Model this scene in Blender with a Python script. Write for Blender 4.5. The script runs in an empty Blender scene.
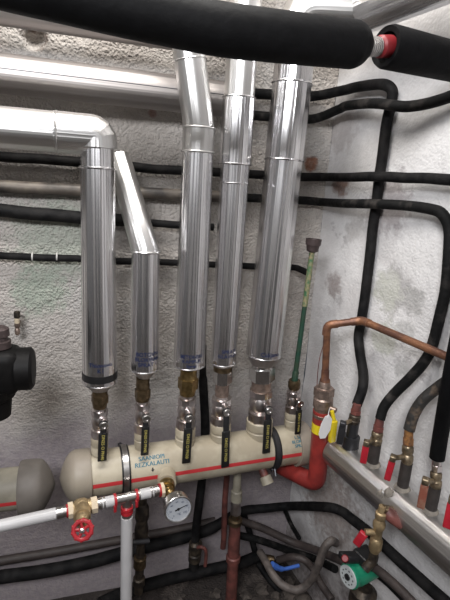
import bpy, bmesh, math, random
from mathutils import Vector, Matrix, noise
V = Vector
random.seed(4)
S = bpy.context.scene
COL = S.collection

# ------------------------------------------------------------------ camera
F = 451.0                         # focal length in pixels of a 450x600 frame
CAM = V((0.0, -1.40, 1.50))
def cdir(x, y): return V(((x-225)/F, -(y-300)/F, -1.0))
UP = -cdir(115, 2016).normalized()
XR = cdir(1800, 282); XR = (XR-UP*XR.dot(UP)).normalized()
YW = UP.cross(XR)
ROT = Matrix((XR, YW, UP))        # camera space -> world
cam = bpy.data.cameras.new('camera'); camo = bpy.data.objects.new('camera', cam); COL.objects.link(camo)
cam.sensor_fit = 'VERTICAL'; cam.sensor_height = 24.0; cam.lens = 24.0*F/600
cam.clip_start = 0.02
camo.matrix_world = Matrix.Translation(CAM) @ ROT.to_4x4()
S.camera = camo

# ------------------------------------------------------------------ light
w = bpy.data.worlds.new('world'); S.world = w; w.use_nodes = True
w.node_tree.nodes['Background'].inputs[0].default_value = (0.75, 0.85, 1.0, 1)
w.node_tree.nodes['Background'].inputs[1].default_value = 0.04
def area(name, loc, target, sx, sy, power, col):
    l = bpy.data.lights.new(name, 'AREA'); l.shape = 'RECTANGLE'; l.size = sx; l.size_y = sy
    l.energy = power; l.color = col
    o = bpy.data.objects.new(name, l); COL.objects.link(o); o.location = loc
    o.rotation_euler = (V(target)-V(loc)).to_track_quat('-Z', 'Y').to_euler()
    return o
area('ceiling_tube_light', (-0.05, -0.58, 2.54), (-0.05, -0.60, 0), 0.9, 0.30, 18, (1.0, 0.97, 0.93))
area('rear_fill_light', (-0.55, -2.0, 2.30), (0.4, -0.3, 0.5), 0.9, 0.4, 33, (0.96, 0.97, 1.0))  # added fill from behind, brightens the low parts and the right wall
S.view_settings.view_transform = 'Standard'; S.view_settings.look = 'None'
S.view_settings.gamma = 1.0; S.view_settings.exposure = 0.38
S.view_settings.use_curve_mapping = False

# ------------------------------------------------------------------ pixel ray -> place in the room
def ray(x, y): return ROT @ cdir(x, y)
def bk(x, y, o=0.0):              # at distance o in front of the back wall (Y = 0)
    d = ray(x, y); return CAM + d*((-o-CAM.y)/d.y)
_r = ROT @ cdir(3, 167); _r.z = 0
RD = -_r.normalized()             # along the right wall, towards the camera
NR = V((RD.y, -RD.x, 0)); NR = NR if NR.x < 0 else -NR
C0 = bk(330, 150)                 # the corner line
def rt(x, y, o=0.0):              # at distance o in front of the right wall
    d = ray(x, y); return CAM + d*((C0+NR*o-CAM).dot(NR)/d.dot(NR))
def fl(x, y, z=0.0):              # at height z
    d = ray(x, y); return CAM + d*((z-CAM.z)/d.z)
def dep(p): return -(ROT.transposed() @ (p-CAM)).z
def px(p, n): return n*dep(p)/F   # n pixels at p, in metres
FWD = ROT @ V((0, 0, -1))

# ------------------------------------------------------------------ materials
def mat(name, col, rough=0.5, metal=0.0, var=0.0, vs=30.0, bump=0.0, bs=60.0, col2=None, coord='Object', stretch=None, spec=None, fac=(0.4, 0.62)):
    m = bpy.data.materials.new(name); m.use_nodes = True
    nt = m.node_tree; N = nt.nodes; L = nt.links; b = N['Principled BSDF']
    b.inputs['Roughness'].default_value = rough; b.inputs['Metallic'].default_value = metal
    b.inputs['Base Color'].default_value = (*col, 1)
    if spec is not None: b.inputs['Specular IOR Level'].default_value = spec
    tc = N.new('ShaderNodeTexCoord'); src = tc.outputs[coord]
    if stretch:
        mp = N.new('ShaderNodeMapping'); mp.inputs['Scale'].default_value = stretch
        L.new(src, mp.inputs[0]); src = mp.outputs[0]
    if col2 or var:
        n = N.new('ShaderNodeTexNoise'); n.inputs['Scale'].default_value = vs; n.inputs['Detail'].default_value = 5
        L.new(src, n.inputs['Vector'])
        r = N.new('ShaderNodeValToRGB')
        r.color_ramp.elements[0].position = fac[0]; r.color_ramp.elements[1].position = fac[1]
        c2 = col2 if col2 else tuple(c*(1-var) for c in col)
        r.color_ramp.elements[0].color = (*c2, 1); r.color_ramp.elements[1].color = (*col, 1)
        L.new(n.outputs['Fac'], r.inputs[0]); L.new(r.outputs[0], b.inputs['Base Color'])
    if bump:
        n2 = N.new('ShaderNodeTexNoise'); n2.inputs['Scale'].default_value = bs; n2.inputs['Detail'].default_value = 4
        L.new(src, n2.inputs['Vector'])
        bp = N.new('ShaderNodeBump'); bp.inputs['Strength'].default_value = bump; bp.inputs['Distance'].default_value = 0.01
        L.new(n2.outputs['Fac'], bp.inputs['Height']); L.new(bp.outputs[0], b.inputs['Normal'])
    return m

def clad_mat(name, col, rough, wav):
    m = mat(name, col, rough, 1.0)
    nt = m.node_tree; N = nt.nodes; L = nt.links; b = N['Principled BSDF']
    tc = N.new('ShaderNodeTexCoord'); mp = N.new('ShaderNodeMapping'); mp.inputs['Scale'].default_value = (8, 0.25, 1)
    L.new(tc.outputs['UV'], mp.inputs[0])
    n = N.new('ShaderNodeTexNoise'); n.inputs['Scale'].default_value = 1.0; n.inputs['Detail'].default_value = 3
    L.new(mp.outputs[0], n.inputs['Vector'])
    bp = N.new('ShaderNodeBump'); bp.inputs['Strength'].default_value = wav; bp.inputs['Distance'].default_value = 0.02
    L.new(n.outputs['Fac'], bp.inputs['Height']); L.new(bp.outputs[0], b.inputs['Normal'])
    mp2 = N.new('ShaderNodeMapping'); mp2.inputs['Scale'].default_value = (12, 0.5, 1); L.new(tc.outputs['UV'], mp2.inputs[0])
    n2 = N.new('ShaderNodeTexNoise'); n2.inputs['Scale'].default_value = 1.0; n2.inputs['Detail'].default_value = 4
    L.new(mp2.outputs[0], n2.inputs['Vector'])
    r = N.new('ShaderNodeValToRGB'); r.color_ramp.elements[0].position = .32; r.color_ramp.elements[1].position = .68
    r.color_ramp.elements[0].color = (*[c*0.80 for c in col], 1); r.color_ramp.elements[1].color = (*col, 1)
    L.new(n2.outputs['Fac'], r.inputs[0]); L.new(r.outputs[0], b.inputs['Base Color'])
    return m

M = {}
M['clad'] = clad_mat('aluminium cladding', (0.84, 0.83, 0.84), 0.25, 0.55)
M['cladbright'] = clad_mat('new aluminium cladding', (0.74, 0.73, 0.715), 0.38, 0.30)
M['cladold'] = clad_mat('dull aluminium cladding', (0.42, 0.39, 0.375), 0.50, 0.40)
M['cladheader'] = clad_mat('worn header cladding', (0.70, 0.68, 0.66), 0.34, 0.35)
M['bead'] = mat('bead metal', (0.86, 0.85, 0.84), 0.3, 1.0)
M['foam'] = mat('black foam insulation', (0.0045, 0.0045, 0.005), 0.65, 0, 0.3, 40, 0.10, 90, spec=0.12)
M['hose'] = mat('black pipe lagging', (0.006, 0.006, 0.0065), 0.65, 0, 0, 30, 0.25, 60, col2=(0.016, 0.015, 0.015), spec=0.12)
M['hosedusty'] = mat('dusty black pipe', (0.008, 0.008, 0.008), 0.65, 0, 0, 22, 0.3, 50, col2=(0.045, 0.040, 0.037), fac=(0.3, 0.48), spec=0.12)
M['galv'] = mat('weathered grey pipe', (0.17, 0.145, 0.12), 0.5, 0.2, 0, 9, 0.1, 60, col2=(0.035, 0.03, 0.028), fac=(0.42, 0.6))
M['brass'] = mat('brass', (0.42, 0.30, 0.13), 0.35, 1.0, 0.4, 60, 0.1, 90)
M['brassdark'] = mat('tarnished brass', (0.20, 0.145, 0.085), 0.42, 0.9, 0.45, 60, 0.1, 90)
M['bronze'] = mat('pinkish bronze', (0.42, 0.32, 0.27), 0.42, 0.8, 0.4, 60, 0.1, 90)
M['nickel'] = mat('nickel plated brass', (0.68, 0.63, 0.62), 0.28, 1.0, 0, 26, 0.04, 90, col2=(0.38, 0.30, 0.25), fac=(0.32, 0.46))
M['chrome'] = mat('clean nickel nut', (0.80, 0.79, 0.78), 0.22, 1.0, 0.2, 40)
M['steel'] = mat('pressed steel', (0.66, 0.64, 0.62), 0.28, 1.0, 0.2, 60)
M['copper'] = mat('oxidised copper', (0.25, 0.115, 0.06), 0.45, 0.4, 0, 30, 0.05, 60, col2=(0.12, 0.055, 0.038))
M['beige'] = mat('beige plastic', (0.45, 0.40, 0.305), 0.42, 0, 0, 14, 0.05, 60, col2=(0.33, 0.285, 0.21))
M['beigedirtyshade'] = mat('grimy and shaded beige plastic', (0.30, 0.275, 0.215), 0.55, 0, 0, 14, 0.05, 60, col2=(0.20, 0.18, 0.14))  # shade on the left manifold put into the colour; two fittings share it
M['cap'] = mat('grey beige cap plastic', (0.275, 0.24, 0.19), 0.5, 0, 0, 10, 0.03, 60, col2=(0.245, 0.21, 0.17))
M['capshade'] = mat('shaded grey cap plastic', (0.15, 0.132, 0.115), 0.6, 0, 0.25, 14)  # darker cap colour holds the shade at the left edge
M['stripe'] = mat('red stripe ink', (0.50, 0.035, 0.04), 0.5)
M['blueink'] = mat('blue marker ink', (0.008, 0.018, 0.075), 0.5)
M['tealink'] = mat('teal marker ink', (0.015, 0.13, 0.19), 0.5)
M['blacktape'] = mat('black tape', (0.010, 0.010, 0.011), 0.4)
M['grip'] = mat('black vinyl grip', (0.012, 0.012, 0.012), 0.35)
M['leversteel'] = mat('dark lever steel', (0.06, 0.06, 0.065), 0.4, 0.7)
M['yellowink'] = mat('yellow print', (0.42, 0.36, 0.10), 0.5)
M['white'] = mat('white pipe', (0.52, 0.51, 0.51), 0.35, 0, 0.06, 20)
M['red'] = mat('red plastic', (0.40, 0.020, 0.028), 0.35, 0, 0.2, 60)
M['redpaint'] = mat('red painted pipe', (0.30, 0.034, 0.028), 0.38, 0, 0, 20, 0.05, 60, col2=(0.20, 0.025, 0.022))
M['rust'] = mat('red brown painted pipe', (0.17, 0.055, 0.045), 0.55, 0, 0, 30, 0.15, 60, col2=(0.085, 0.03, 0.025))
M['darkbrown'] = mat('old dark fittings', (0.09, 0.07, 0.05), 0.5, 0.5, 0, 50, 0.2, 60, col2=(0.03, 0.024, 0.02))
M['sleeve'] = mat('dark grey sleeve', (0.048, 0.040, 0.036), 0.6, 0, 0.35, 40, 0.2, 70)
M['redlever'] = mat('red lever paint', (0.48, 0.02, 0.035), 0.4, 0, 0.2, 60)
M['woodlever'] = mat('worn red lever', (0.26, 0.085, 0.055), 0.5, 0.2, 0, 40, 0.1, 60, col2=(0.36, 0.22, 0.15))
M['orange'] = mat('rusty orange wrap', (0.36, 0.17, 0.055), 0.6, 0.2, 0, 70, 0.3, 60, col2=(0.15, 0.07, 0.035))
M['mottled'] = mat('peeling brown lagging', (0.022, 0.02, 0.018), 0.65, 0, 0, 30, 0.4, 60, col2=(0.14, 0.10, 0.07), fac=(0.34, 0.46))
M['green'] = mat('green corroded pipe', (0.012, 0.062, 0.04), 0.5, 0.1, 0, 26, 0.1, 60, col2=(0.035, 0.06, 0.036))
M['verdigris'] = mat('speckled green and cream tube', (0.33, 0.28, 0.16), 0.5, 0.2, 0, 60, 0.1, 60, col2=(0.05, 0.15, 0.07))
M['gasket'] = mat('dark red gasket', (0.20, 0.012, 0.016), 0.5)
M['valvetan'] = mat('tan brass', (0.46, 0.34, 0.19), 0.45, 0.6, 0.4, 40, 0.1, 90)
M['valvegrim'] = mat('grimy brass', (0.34, 0.27, 0.18), 0.42, 0.8, 0.6, 60, 0.15, 90)
M['purple'] = mat('dull brown funnel', (0.085, 0.062, 0.06), 0.5, 0.4, 0.3, 50)
M['pumpgreen'] = mat('green pump enamel', (0.012, 0.22, 0.12), 0.3, 0, 0.1, 20)
M['plate'] = mat('pale grey plate', (0.50, 0.53, 0.53), 0.35)
M['blacks'] = mat('black plastic', (0.012, 0.012, 0.013), 0.35)
M['motor'] = mat('black motor enamel', (0.006, 0.0055, 0.0055), 0.55, 0, 0.3, 20, 0.08, 50, spec=0.15)
M['yellow'] = mat('yellow plastic', (0.72, 0.56, 0.02), 0.4)
M['paper'] = mat('white paper tag', (0.74, 0.73, 0.72), 0.6)
M['dial'] = mat('white gauge dial', (0.38, 0.40, 0.43), 0.35)
M['blue'] = mat('blue lever', (0.045, 0.12, 0.42), 0.4)
M['hosegrey'] = mat('grey rubber hose', (0.12, 0.10, 0.09), 0.6, 0, 0, 30, 0.15, 60, col2=(0.06, 0.05, 0.045))
M['hosebrown'] = mat('brown dusty hose', (0.055, 0.042, 0.038), 0.6, 0, 0, 20, 0.15, 60, col2=(0.035, 0.027, 0.025))
M['cream'] = mat('cream ring', (0.60, 0.50, 0.36), 0.5)
M['rubble'] = mat('mortar rubble', (0.10, 0.082, 0.07), 0.9, 0, 0.4, 30, 0.4, 50)
M['putty'] = mat('white sealing compound', (0.29, 0.26, 0.22), 0.7, 0, 0.35, 40, 0.3, 60)
M['lamp'] = mat('grey clip', (0.55, 0.53, 0.50), 0.5)

# ------------------------------------------------------------------ mesh collection
class MB:
    def __init__(s): s.v = []; s.f = []; s.uv = []
    def ring(s, c, t, u, r, seg, ph=0.0):
        i0 = len(s.v); b = t.cross(u)
        for k in range(seg):
            a = 2*math.pi*k/seg+ph
            s.v.append(c+u*(r*math.cos(a))+b*(r*math.sin(a)))
        return i0
    def bridge(s, a, b, seg, v0, v1):
        for k in range(seg):
            j = (k+1) % seg
            s.f.append((a+k, a+j, b+j, b+k))
            s.uv.append(((k/seg, v0), ((k+1)/seg, v0), ((k+1)/seg, v1), (k/seg, v1)))
    def cap(s, a, seg, rev):
        f = list(range(a, a+seg)); f = f[::-1] if rev else f
        s.f.append(tuple(f)); s.uv.append(tuple((0.5, 0.5) for _ in f))
    def tube(s, pts, r, seg=16, cap=True):
        pts = [V(p) for p in pts]; n = len(pts)
        rs = r if isinstance(r, (list, tuple)) else [r]*n
        ts = []
        for i in range(n):
            a = pts[max(0, i-1)]; b = pts[min(n-1, i+1)]
            ts.append((b-a).normalized())
        u = ts[0].orthogonal().normalized(); prev = None; d = 0.0; first = None
        for i in range(n):
            u = (u-ts[i]*u.dot(ts[i])).normalized()
            k = s.ring(pts[i], ts[i], u, rs[i], seg)
            if prev is not None:
                d2 = d+(pts[i]-pts[i-1]).length
                s.bridge(prev, k, seg, d, d2); d = d2
            else: first = k
            prev = k
        if cap: s.cap(first, seg, True); s.cap(prev, seg, False)
        return s
    def lathe(s, p, t, prof, seg=24, ph=0.0, cap=True):
        t = V(t).normalized(); u = t.orthogonal().normalized()
        if abs(t.z) > 0.7: u = (V((1, 0, 0))-t*t.x).normalized()
        prev = None; d = 0
        for i, (a, r) in enumerate(prof):
            k = s.ring(V(p)+t*a, t, u, max(r, 1e-5), seg, ph)
            if prev is None: first = k
            else:
                d2 = d+math.hypot(prof[i][0]-prof[i-1][0], prof[i][1]-prof[i-1][1])
                s.bridge(prev, k, seg, d, d2); d = d2
            prev = k
        if cap: s.cap(first, seg, True); s.cap(prev, seg, False)
        return s
    def box(s, c, ax, ay, az, sx, sy, sz, bev=0.0):
        bm = bmesh.new(); bmesh.ops.create_cube(bm, size=1.0)
        for v in bm.verts: v.co = V((v.co.x*sx, v.co.y*sy, v.co.z*sz))
        if bev: bmesh.ops.bevel(bm, geom=bm.edges[:], offset=bev, segments=3, affect='EDGES', profile=0.5)
        i0 = len(s.v); ax, ay, az = V(ax).normalized(), V(ay).normalized(), V(az).normalized()
        bm.verts.index_update()
        for v in bm.verts: s.v.append(V(c)+ax*v.co.x+ay*v.co.y+az*v.co.z)
        flip = ax.cross(ay).dot(az) < 0
        for f in bm.faces:
            ids = [i0+v.index for v in f.verts]
            if flip: ids = ids[::-1]
            s.f.append(tuple(ids)); s.uv.append(tuple((0, 0) for _ in ids))
        bm.free(); return s
    def prism(s, outline, n, th):      # planar outline extruded along n
        i0 = len(s.v); k = len(outline); n = V(n).normalized()*th
        for p in outline: s.v.append(V(p))
        for p in outline: s.v.append(V(p)+n)
        s.f.append(tuple(range(i0, i0+k))[::-1]); s.uv.append(tuple((0, 0) for _ in range(k)))
        s.f.append(tuple(range(i0+k, i0+2*k))); s.uv.append(tuple((0, 0) for _ in range(k)))
        for a in range(k):
            b = (a+1) % k
            s.f.append((i0+a, i0+b, i0+k+b, i0+k+a)); s.uv.append(((0, 0),)*4)
        return s
    def torus(s, c, n, R, r, seg=24, rs=10):
        n = V(n).normalized(); u = n.orthogonal().normalized(); b = n.cross(u)
        rings = []
        for k in range(seg):
            a = 2*math.pi*k/seg; d = u*math.cos(a)+b*math.sin(a); i0 = len(s.v)
            for q in range(rs):
                e = 2*math.pi*q/rs
                s.v.append(V(c)+d*(R+r*math.cos(e))+n*(r*math.sin(e)))
            rings.append(i0)
        for k in range(seg):
            a, c2 = rings[k], rings[(k+1) % seg]
            for q in range(rs):
                j = (q+1) % rs
                s.f.append((a+q, c2+q, c2+j, a+j)); s.uv.append(((0, 0),)*4)
        return s
    def blob(s, c, r, seed, sub=2, sq=(1, 1, 1), amp=0.25):
        bm = bmesh.new(); bmesh.ops.create_icosphere(bm, subdivisions=sub, radius=1)
        i0 = len(s.v); bm.verts.index_update()
        for v in bm.verts:
            k = 1+amp*noise.noise(v.co*1.6+V((seed*3.1, seed, -seed)))*2
            s.v.append(V(c)+V((v.co.x*sq[0], v.co.y*sq[1], v.co.z*sq[2]))*(r*k))
        for f in bm.faces: s.f.append(tuple(i0+v.index for v in f.verts)); s.uv.append(((0, 0),)*3)
        bm.free(); return s

def origin_of(o):
    p = V((0, 0, 0))
    while o is not None: p += o.location; o = o.parent
    return p
def obj(name, mb, m, parent=None, base=None, smooth=35):
    me = bpy.data.meshes.new(name)
    off = origin_of(parent) if parent else (V(base) if base is not None else V((0, 0, 0)))
    me.from_pydata([tuple(v-off) for v in mb.v], [], mb.f)
    uvl = me.uv_layers.new(name='UVMap'); flat = []
    for u in mb.uv:
        for c in u: flat += [c[0], c[1]]
    uvl.data.foreach_set('uv', flat)
    me.validate(); me.update()
    me.polygons.foreach_set('use_smooth', [True]*len(me.polygons))
    me.set_sharp_from_angle(angle=math.radians(smooth))
    me.materials.append(M[m] if isinstance(m, str) else m)
    o = bpy.data.objects.new(name, me); COL.objects.link(o)
    if parent: o.parent = parent
    elif base is not None: o.location = base
    return o
def tag(o, label, cat, group=None):
    o['label'] = label; o['category'] = cat
    if group: o['group'] = group
    return o
def thing(name, label, cat, base, group=None):
    o = bpy.data.objects.new(name, None); COL.objects.link(o); o.location = base; o.empty_display_size = 0.02
    return tag(o, label, cat, group)
def struct(name, mb, m, smooth=35):
    o = obj(name, mb, m, smooth=smooth); o['kind'] = 'structure'; return o

def cat_rom(pts, n=8):
    pts = [V(p) for p in pts]; out = []
    P = [pts[0]*2-pts[1]]+pts+[pts[-1]*2-pts[-2]]
    for i in range(1, len(P)-2):
        a, b, c, d = P[i-1:i+3]
        for k in range(n):
            t = k/n
            out.append(0.5*((2*b)+(c-a)*t+(2*a-5*b+4*c-d)*t*t+(3*b-a-3*c+d)*t**3))
    out.append(pts[-1]); return out
def fillet(pts, rad, n=8):
    pts = [V(p) for p in pts]; out = [pts[0]]
    for i in range(1, len(pts)-1):
        p = pts[i]; a = (pts[i-1]-p); b = (pts[i+1]-p)
        la, lb = a.length, b.length; a.normalize(); b.normalize()
        ang = a.angle(b); d = min(rad/math.tan(ang/2), la*0.48, lb*0.48)
        p0 = p+a*d; p1 = p+b*d
        for k in range(n+1):
            t = k/n; out.append(p0*(1-t)**2+p*(2*t*(1-t))+p1*t*t)
    out.append(pts[-1]); return out
def wob(pts, amp, fr=9.0, seed=0.0):
    return [p+V((noise.noise(p*fr+V((seed, 0, 0))), noise.noise(p*fr+V((0, seed+7, 0))), noise.noise(p*fr+V((0, 3, seed)))))*amp for p in pts]

def text_geo(body, size, spacing=1.0):
    cu = bpy.data.curves.new('t', 'FONT'); cu.body = body; cu.size = size
    cu.align_x = 'CENTER'; cu.align_y = 'CENTER'; cu.resolution_u = 3; cu.space_line = 0.95; cu.space_character = spacing
    o = bpy.data.objects.new('t', cu); COL.objects.link(o)
    bpy.context.view_layer.update()
    dg = bpy.context.evaluated_depsgraph_get()
    me = bpy.data.meshes.new_from_object(o.evaluated_get(dg))
    vs = [v.co.copy() for v in me.vertices]; fs = [tuple(p.vertices) for p in me.polygons]
    bpy.data.objects.remove(o); bpy.data.curves.remove(cu); bpy.data.meshes.remove(me)
    return vs, fs
def text_wrap(mb, body, size, c, axis, n, R, bold=0.0, slant=0.0):
    vs, fs = text_geo(body, size); axis = V(axis).normalized()
    n = (V(n)-axis*V(n).dot(axis)).normalized(); t = axis.cross(n)
    shifts = [(0, 0)] if not bold else [(-bold, 0), (bold, 0), (0, bold), (0, -bold)]
    for q, (dx, dy) in enumerate(shifts):
        i0 = len(mb.v); rr = R+0.0007+q*0.00004
        for v in vs:
            x = v.x+dx; a = x/R; mb.v.append(V(c)+axis*(v.y+dy+slant*x)+(n*math.cos(a)+t*math.sin(a))*rr)
        for f in fs: mb.f.append(tuple(i0+k for k in f)); mb.uv.append(tuple((0, 0) for _ in f))
def text_flat(mb, body, size, c, right, up, bold=0.0):
    vs, fs = text_geo(body, size); right = V(right).normalized(); up = V(up).normalized(); n = right.cross(up)
    for q, (dx, dy) in enumerate([(0, 0)] if not bold else [(-bold, 0), (bold, 0)]):
        i0 = len(mb.v)
        for v in vs: mb.v.append(V(c)+right*(v.x+dx)+up*(v.y+dy)+n*(0.0005+q*0.00004))
        for f in fs: mb.f.append(tuple(i0+k for k in f)); mb.uv.append(tuple((0, 0) for _ in f))

# ------------------------------------------------------------------ the room
def plaster(name, base, dark, patch, patchcol, bumpk, spots=(), low=None, lowbump=None, bumpd=.014, plo=0.50, phi=0.60, pscale=3.2):
    m = bpy.data.materials.new(name); m.use_nodes = True
    nt = m.node_tree; N = nt.nodes; L = nt.links; b = N['Principled BSDF']
    b.inputs['Roughness'].default_value = 0.85; b.inputs['Specular IOR Level'].default_value = 0.25
    g = N.new('ShaderNodeNewGeometry'); P = g.outputs['Position']
    def nz(sc, det=6, rough=0.6):
        n = N.new('ShaderNodeTexNoise'); n.inputs['Scale'].default_value = sc; n.inputs['Detail'].default_value = det
        n.inputs['Roughness'].default_value = rough; L.new(P, n.inputs['Vector']); return n.outputs['Fac']
    def ramp(src, lo, hi, c0=(0, 0, 0), c1=(1, 1, 1)):
        r = N.new('ShaderNodeValToRGB'); r.color_ramp.elements[0].position = lo; r.color_ramp.elements[1].position = hi
        r.color_ramp.elements[0].color = (*c0, 1); r.color_ramp.elements[1].color = (*c1, 1)
        L.new(src, r.inputs[0]); return r.outputs[0]
    def mix(f, a, c):
        x = N.new('ShaderNodeMix'); x.data_type = 'RGBA'
        L.new(f, x.inputs['Factor'])
        for s_, i in ((a, 6), (c, 7)):
            if isinstance(s_, tuple): x.inputs[i].default_value = (*s_, 1)
            else: L.new(s_, x.inputs[i])
        return x.outputs[2]
    def math_(op, a, b_):
        x = N.new('ShaderNodeMath'); x.operation = op
        for s_, i in ((a, 0), (b_, 1)):
            if isinstance(s_, (int, float)): x.inputs[i].default_value = s_
            else: L.new(s_, x.inputs[i])
        return x.outputs[0]
    c = ramp(nz(7), 0.35, 0.65, dark, base)
    c = mix(ramp(nz(pscale, 5, 0.55), plo, phi), c, patchcol)
    if patch: c = mix(ramp(nz(5.3, 8, 0.7), 0.57, 0.63), c, patch)
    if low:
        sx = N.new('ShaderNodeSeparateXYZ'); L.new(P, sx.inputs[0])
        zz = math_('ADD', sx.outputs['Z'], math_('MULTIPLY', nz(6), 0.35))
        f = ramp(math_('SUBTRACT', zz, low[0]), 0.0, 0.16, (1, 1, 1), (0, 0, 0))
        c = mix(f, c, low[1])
    for (p, r, col) in spots:
        d = N.new('ShaderNodeVectorMath'); d.operation = 'DISTANCE'; L.new(P, d.inputs[0]); d.inputs[1].default_value = p
        dd = math_('ADD', d.outputs['Value'], math_('MULTIPLY', math_('SUBTRACT', nz(38, 4), 0.5), r*1.5))
        f = ramp(math_('DIVIDE', dd, r), 0.55, 0.95, (1, 1, 1), (0, 0, 0))
        c = mix(f, c, col)
    c = mix(math_('MULTIPLY', ramp(nz(55, 3), 0.42, 0.58), 0.22), c, dark)
    L.new(c, b.inputs['Base Color'])
    h = math_('ADD', math_('MULTIPLY', nz(150, 2, .4), 0.9), math_('MULTIPLY', nz(55, 2, .4), 0.8))
    bp = N.new('ShaderNodeBump'); bp.inputs['Strength'].default_value = bumpk; bp.inputs['Distance'].default_value = bumpd
    if lowbump:
        sb = N.new('ShaderNodeSeparateXYZ'); L.new(P, sb.inputs[0])
        mr = N.new('ShaderNodeMapRange'); mr.inputs['From Min'].default_value = .62; mr.inputs['From Max'].default_value = .9
        mr.inputs['To Min'].default_value = lowbump; mr.inputs['To Max'].default_value = bumpk
        L.new(sb.outputs['Z'], mr.inputs['Value']); L.new(mr.outputs[0], bp.inputs['Strength'])
    L.new(h, bp.inputs['Height']); L.new(bp.outputs[0], b.inputs['Normal'])
    return m

HOLE = bk(35, 39)
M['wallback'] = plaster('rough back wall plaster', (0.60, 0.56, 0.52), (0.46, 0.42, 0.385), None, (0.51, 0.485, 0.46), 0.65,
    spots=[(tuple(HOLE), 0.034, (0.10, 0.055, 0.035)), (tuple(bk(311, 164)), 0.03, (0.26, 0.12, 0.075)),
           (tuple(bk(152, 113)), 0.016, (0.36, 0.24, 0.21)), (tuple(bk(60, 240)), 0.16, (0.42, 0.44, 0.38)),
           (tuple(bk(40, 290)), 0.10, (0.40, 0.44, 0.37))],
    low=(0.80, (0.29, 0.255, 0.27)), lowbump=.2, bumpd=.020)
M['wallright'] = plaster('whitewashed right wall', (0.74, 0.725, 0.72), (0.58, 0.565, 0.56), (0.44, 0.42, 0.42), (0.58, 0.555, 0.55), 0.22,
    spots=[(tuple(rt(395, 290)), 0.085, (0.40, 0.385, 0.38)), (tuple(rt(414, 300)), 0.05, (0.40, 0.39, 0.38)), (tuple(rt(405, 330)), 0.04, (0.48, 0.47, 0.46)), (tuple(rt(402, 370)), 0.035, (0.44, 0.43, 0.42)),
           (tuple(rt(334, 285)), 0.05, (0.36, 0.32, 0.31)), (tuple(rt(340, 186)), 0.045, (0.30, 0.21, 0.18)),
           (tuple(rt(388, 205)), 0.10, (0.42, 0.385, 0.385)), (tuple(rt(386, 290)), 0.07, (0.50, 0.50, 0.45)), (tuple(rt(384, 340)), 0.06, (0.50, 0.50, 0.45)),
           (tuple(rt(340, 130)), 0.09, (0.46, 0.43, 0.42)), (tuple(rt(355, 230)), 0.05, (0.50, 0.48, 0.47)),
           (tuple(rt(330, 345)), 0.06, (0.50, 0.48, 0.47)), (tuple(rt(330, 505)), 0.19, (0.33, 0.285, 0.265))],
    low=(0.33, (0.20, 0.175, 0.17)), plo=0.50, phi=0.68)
M['floor'] = plaster('dirty concrete floor', (0.075, 0.062, 0.055), (0.038, 0.032, 0.029), (0.12, 0.10, 0.088), (0.055, 0.046, 0.042), 0.6)
M['roomwall'] = plaster('plain plaster', (0.74, 0.72, 0.70), (0.66, 0.64, 0.62), None, (0.70, 0.68, 0.66), 0.3)
M['darkwall'] = plaster('plaster darkened for reflections', (0.20, 0.20, 0.20), (0.15, 0.15, 0.15), None, (0.18, 0.18, 0.18), 0.2)  # left wall tone, made dark for the bands reflected in the pipes
M['ceil'] = plaster('whitewashed ceiling', (0.70, 0.68, 0.66), (0.60, 0.58, 0.56), None, (0.66, 0.64, 0.62), 0.3)

def grid_wall(p0, ax, L, z0, z1, n, step, disp):
    mb = MB(); ax = V(ax).normalized(); nx = int(L/step); nz_ = int((z1-z0)/step)
    for j in range(nz_+1):
        for i in range(nx+1):
            p = V(p0)+ax*(L*i/nx); p.z = z0+(z1-z0)*j/nz_
            mb.v.append(p+n*disp(p))
    for j in range(nz_):
        for i in range(nx):
            a = j*(nx+1)+i; q = (a, a+1, a+nx+2, a+nx+1); mb.f.append(q); mb.uv.append(((0, 0),)*4)
    return mb
def d_back(p):
    d = 0.004*noise.noise(p*7)+0.0025*noise.noise(p*20)+0.0016*noise.noise(p*46)+0.0012*noise.noise(p*85)
    h = (p-HOLE).length+0.010*noise.noise(p*40)
    k = min(1, max(.3, (p.z-.62)/.2)); d *= k
    if h < 0.032: d -= 0.040*(1-h/0.032)**0.5
    return d
def d_right(p): return 0.006*noise.noise(p*4)+0.0025*noise.noise(p*14)+0.0012*noise.noise(p*40)
LX, RY, CZ = -1.7, -3.2, 2.62
CY = C0+RD*3.25
struct('wall_back', grid_wall((LX, 0, 0), (1, 0, 0), C0.x-LX, 0, CZ, V((0, -1, 0)), 0.008, d_back), 'wallback', 80)
struct('wall_right', grid_wall((C0.x, 0, 0), RD, 3.25, 0, CZ, NR, 0.013, d_right), 'wallright', 80)
def slab(name, pts, n, m): struct(name, MB().prism(pts, n, 0.05), m)
slab('floor', [V((LX, 0.05, 0)), V((C0.x+.1, 0.05, 0)), V((CY.x+.1, CY.y, 0)), V((LX, CY.y, 0))], (0, 0, -1), 'floor')
slab('ceiling', [V((LX, 0.05, CZ)), V((C0.x+.1, 0.05, CZ)), V((CY.x+.1, CY.y, CZ)), V((LX, CY.y, CZ))], (0, 0, 1), 'ceil')
slab('wall_left', [V((LX, 0.05, 0)), V((LX, CY.y, 0)), V((LX, CY.y, CZ)), V((LX, 0.05, CZ))], (-1, 0, 0), 'darkwall')
slab('wall_front', [V((LX, CY.y, 0)), V((CY.x+.1, CY.y, 0)), V((CY.x+.1, CY.y, CZ)), V((LX, CY.y, CZ))], (0, -1, 0), 'roomwall')

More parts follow.
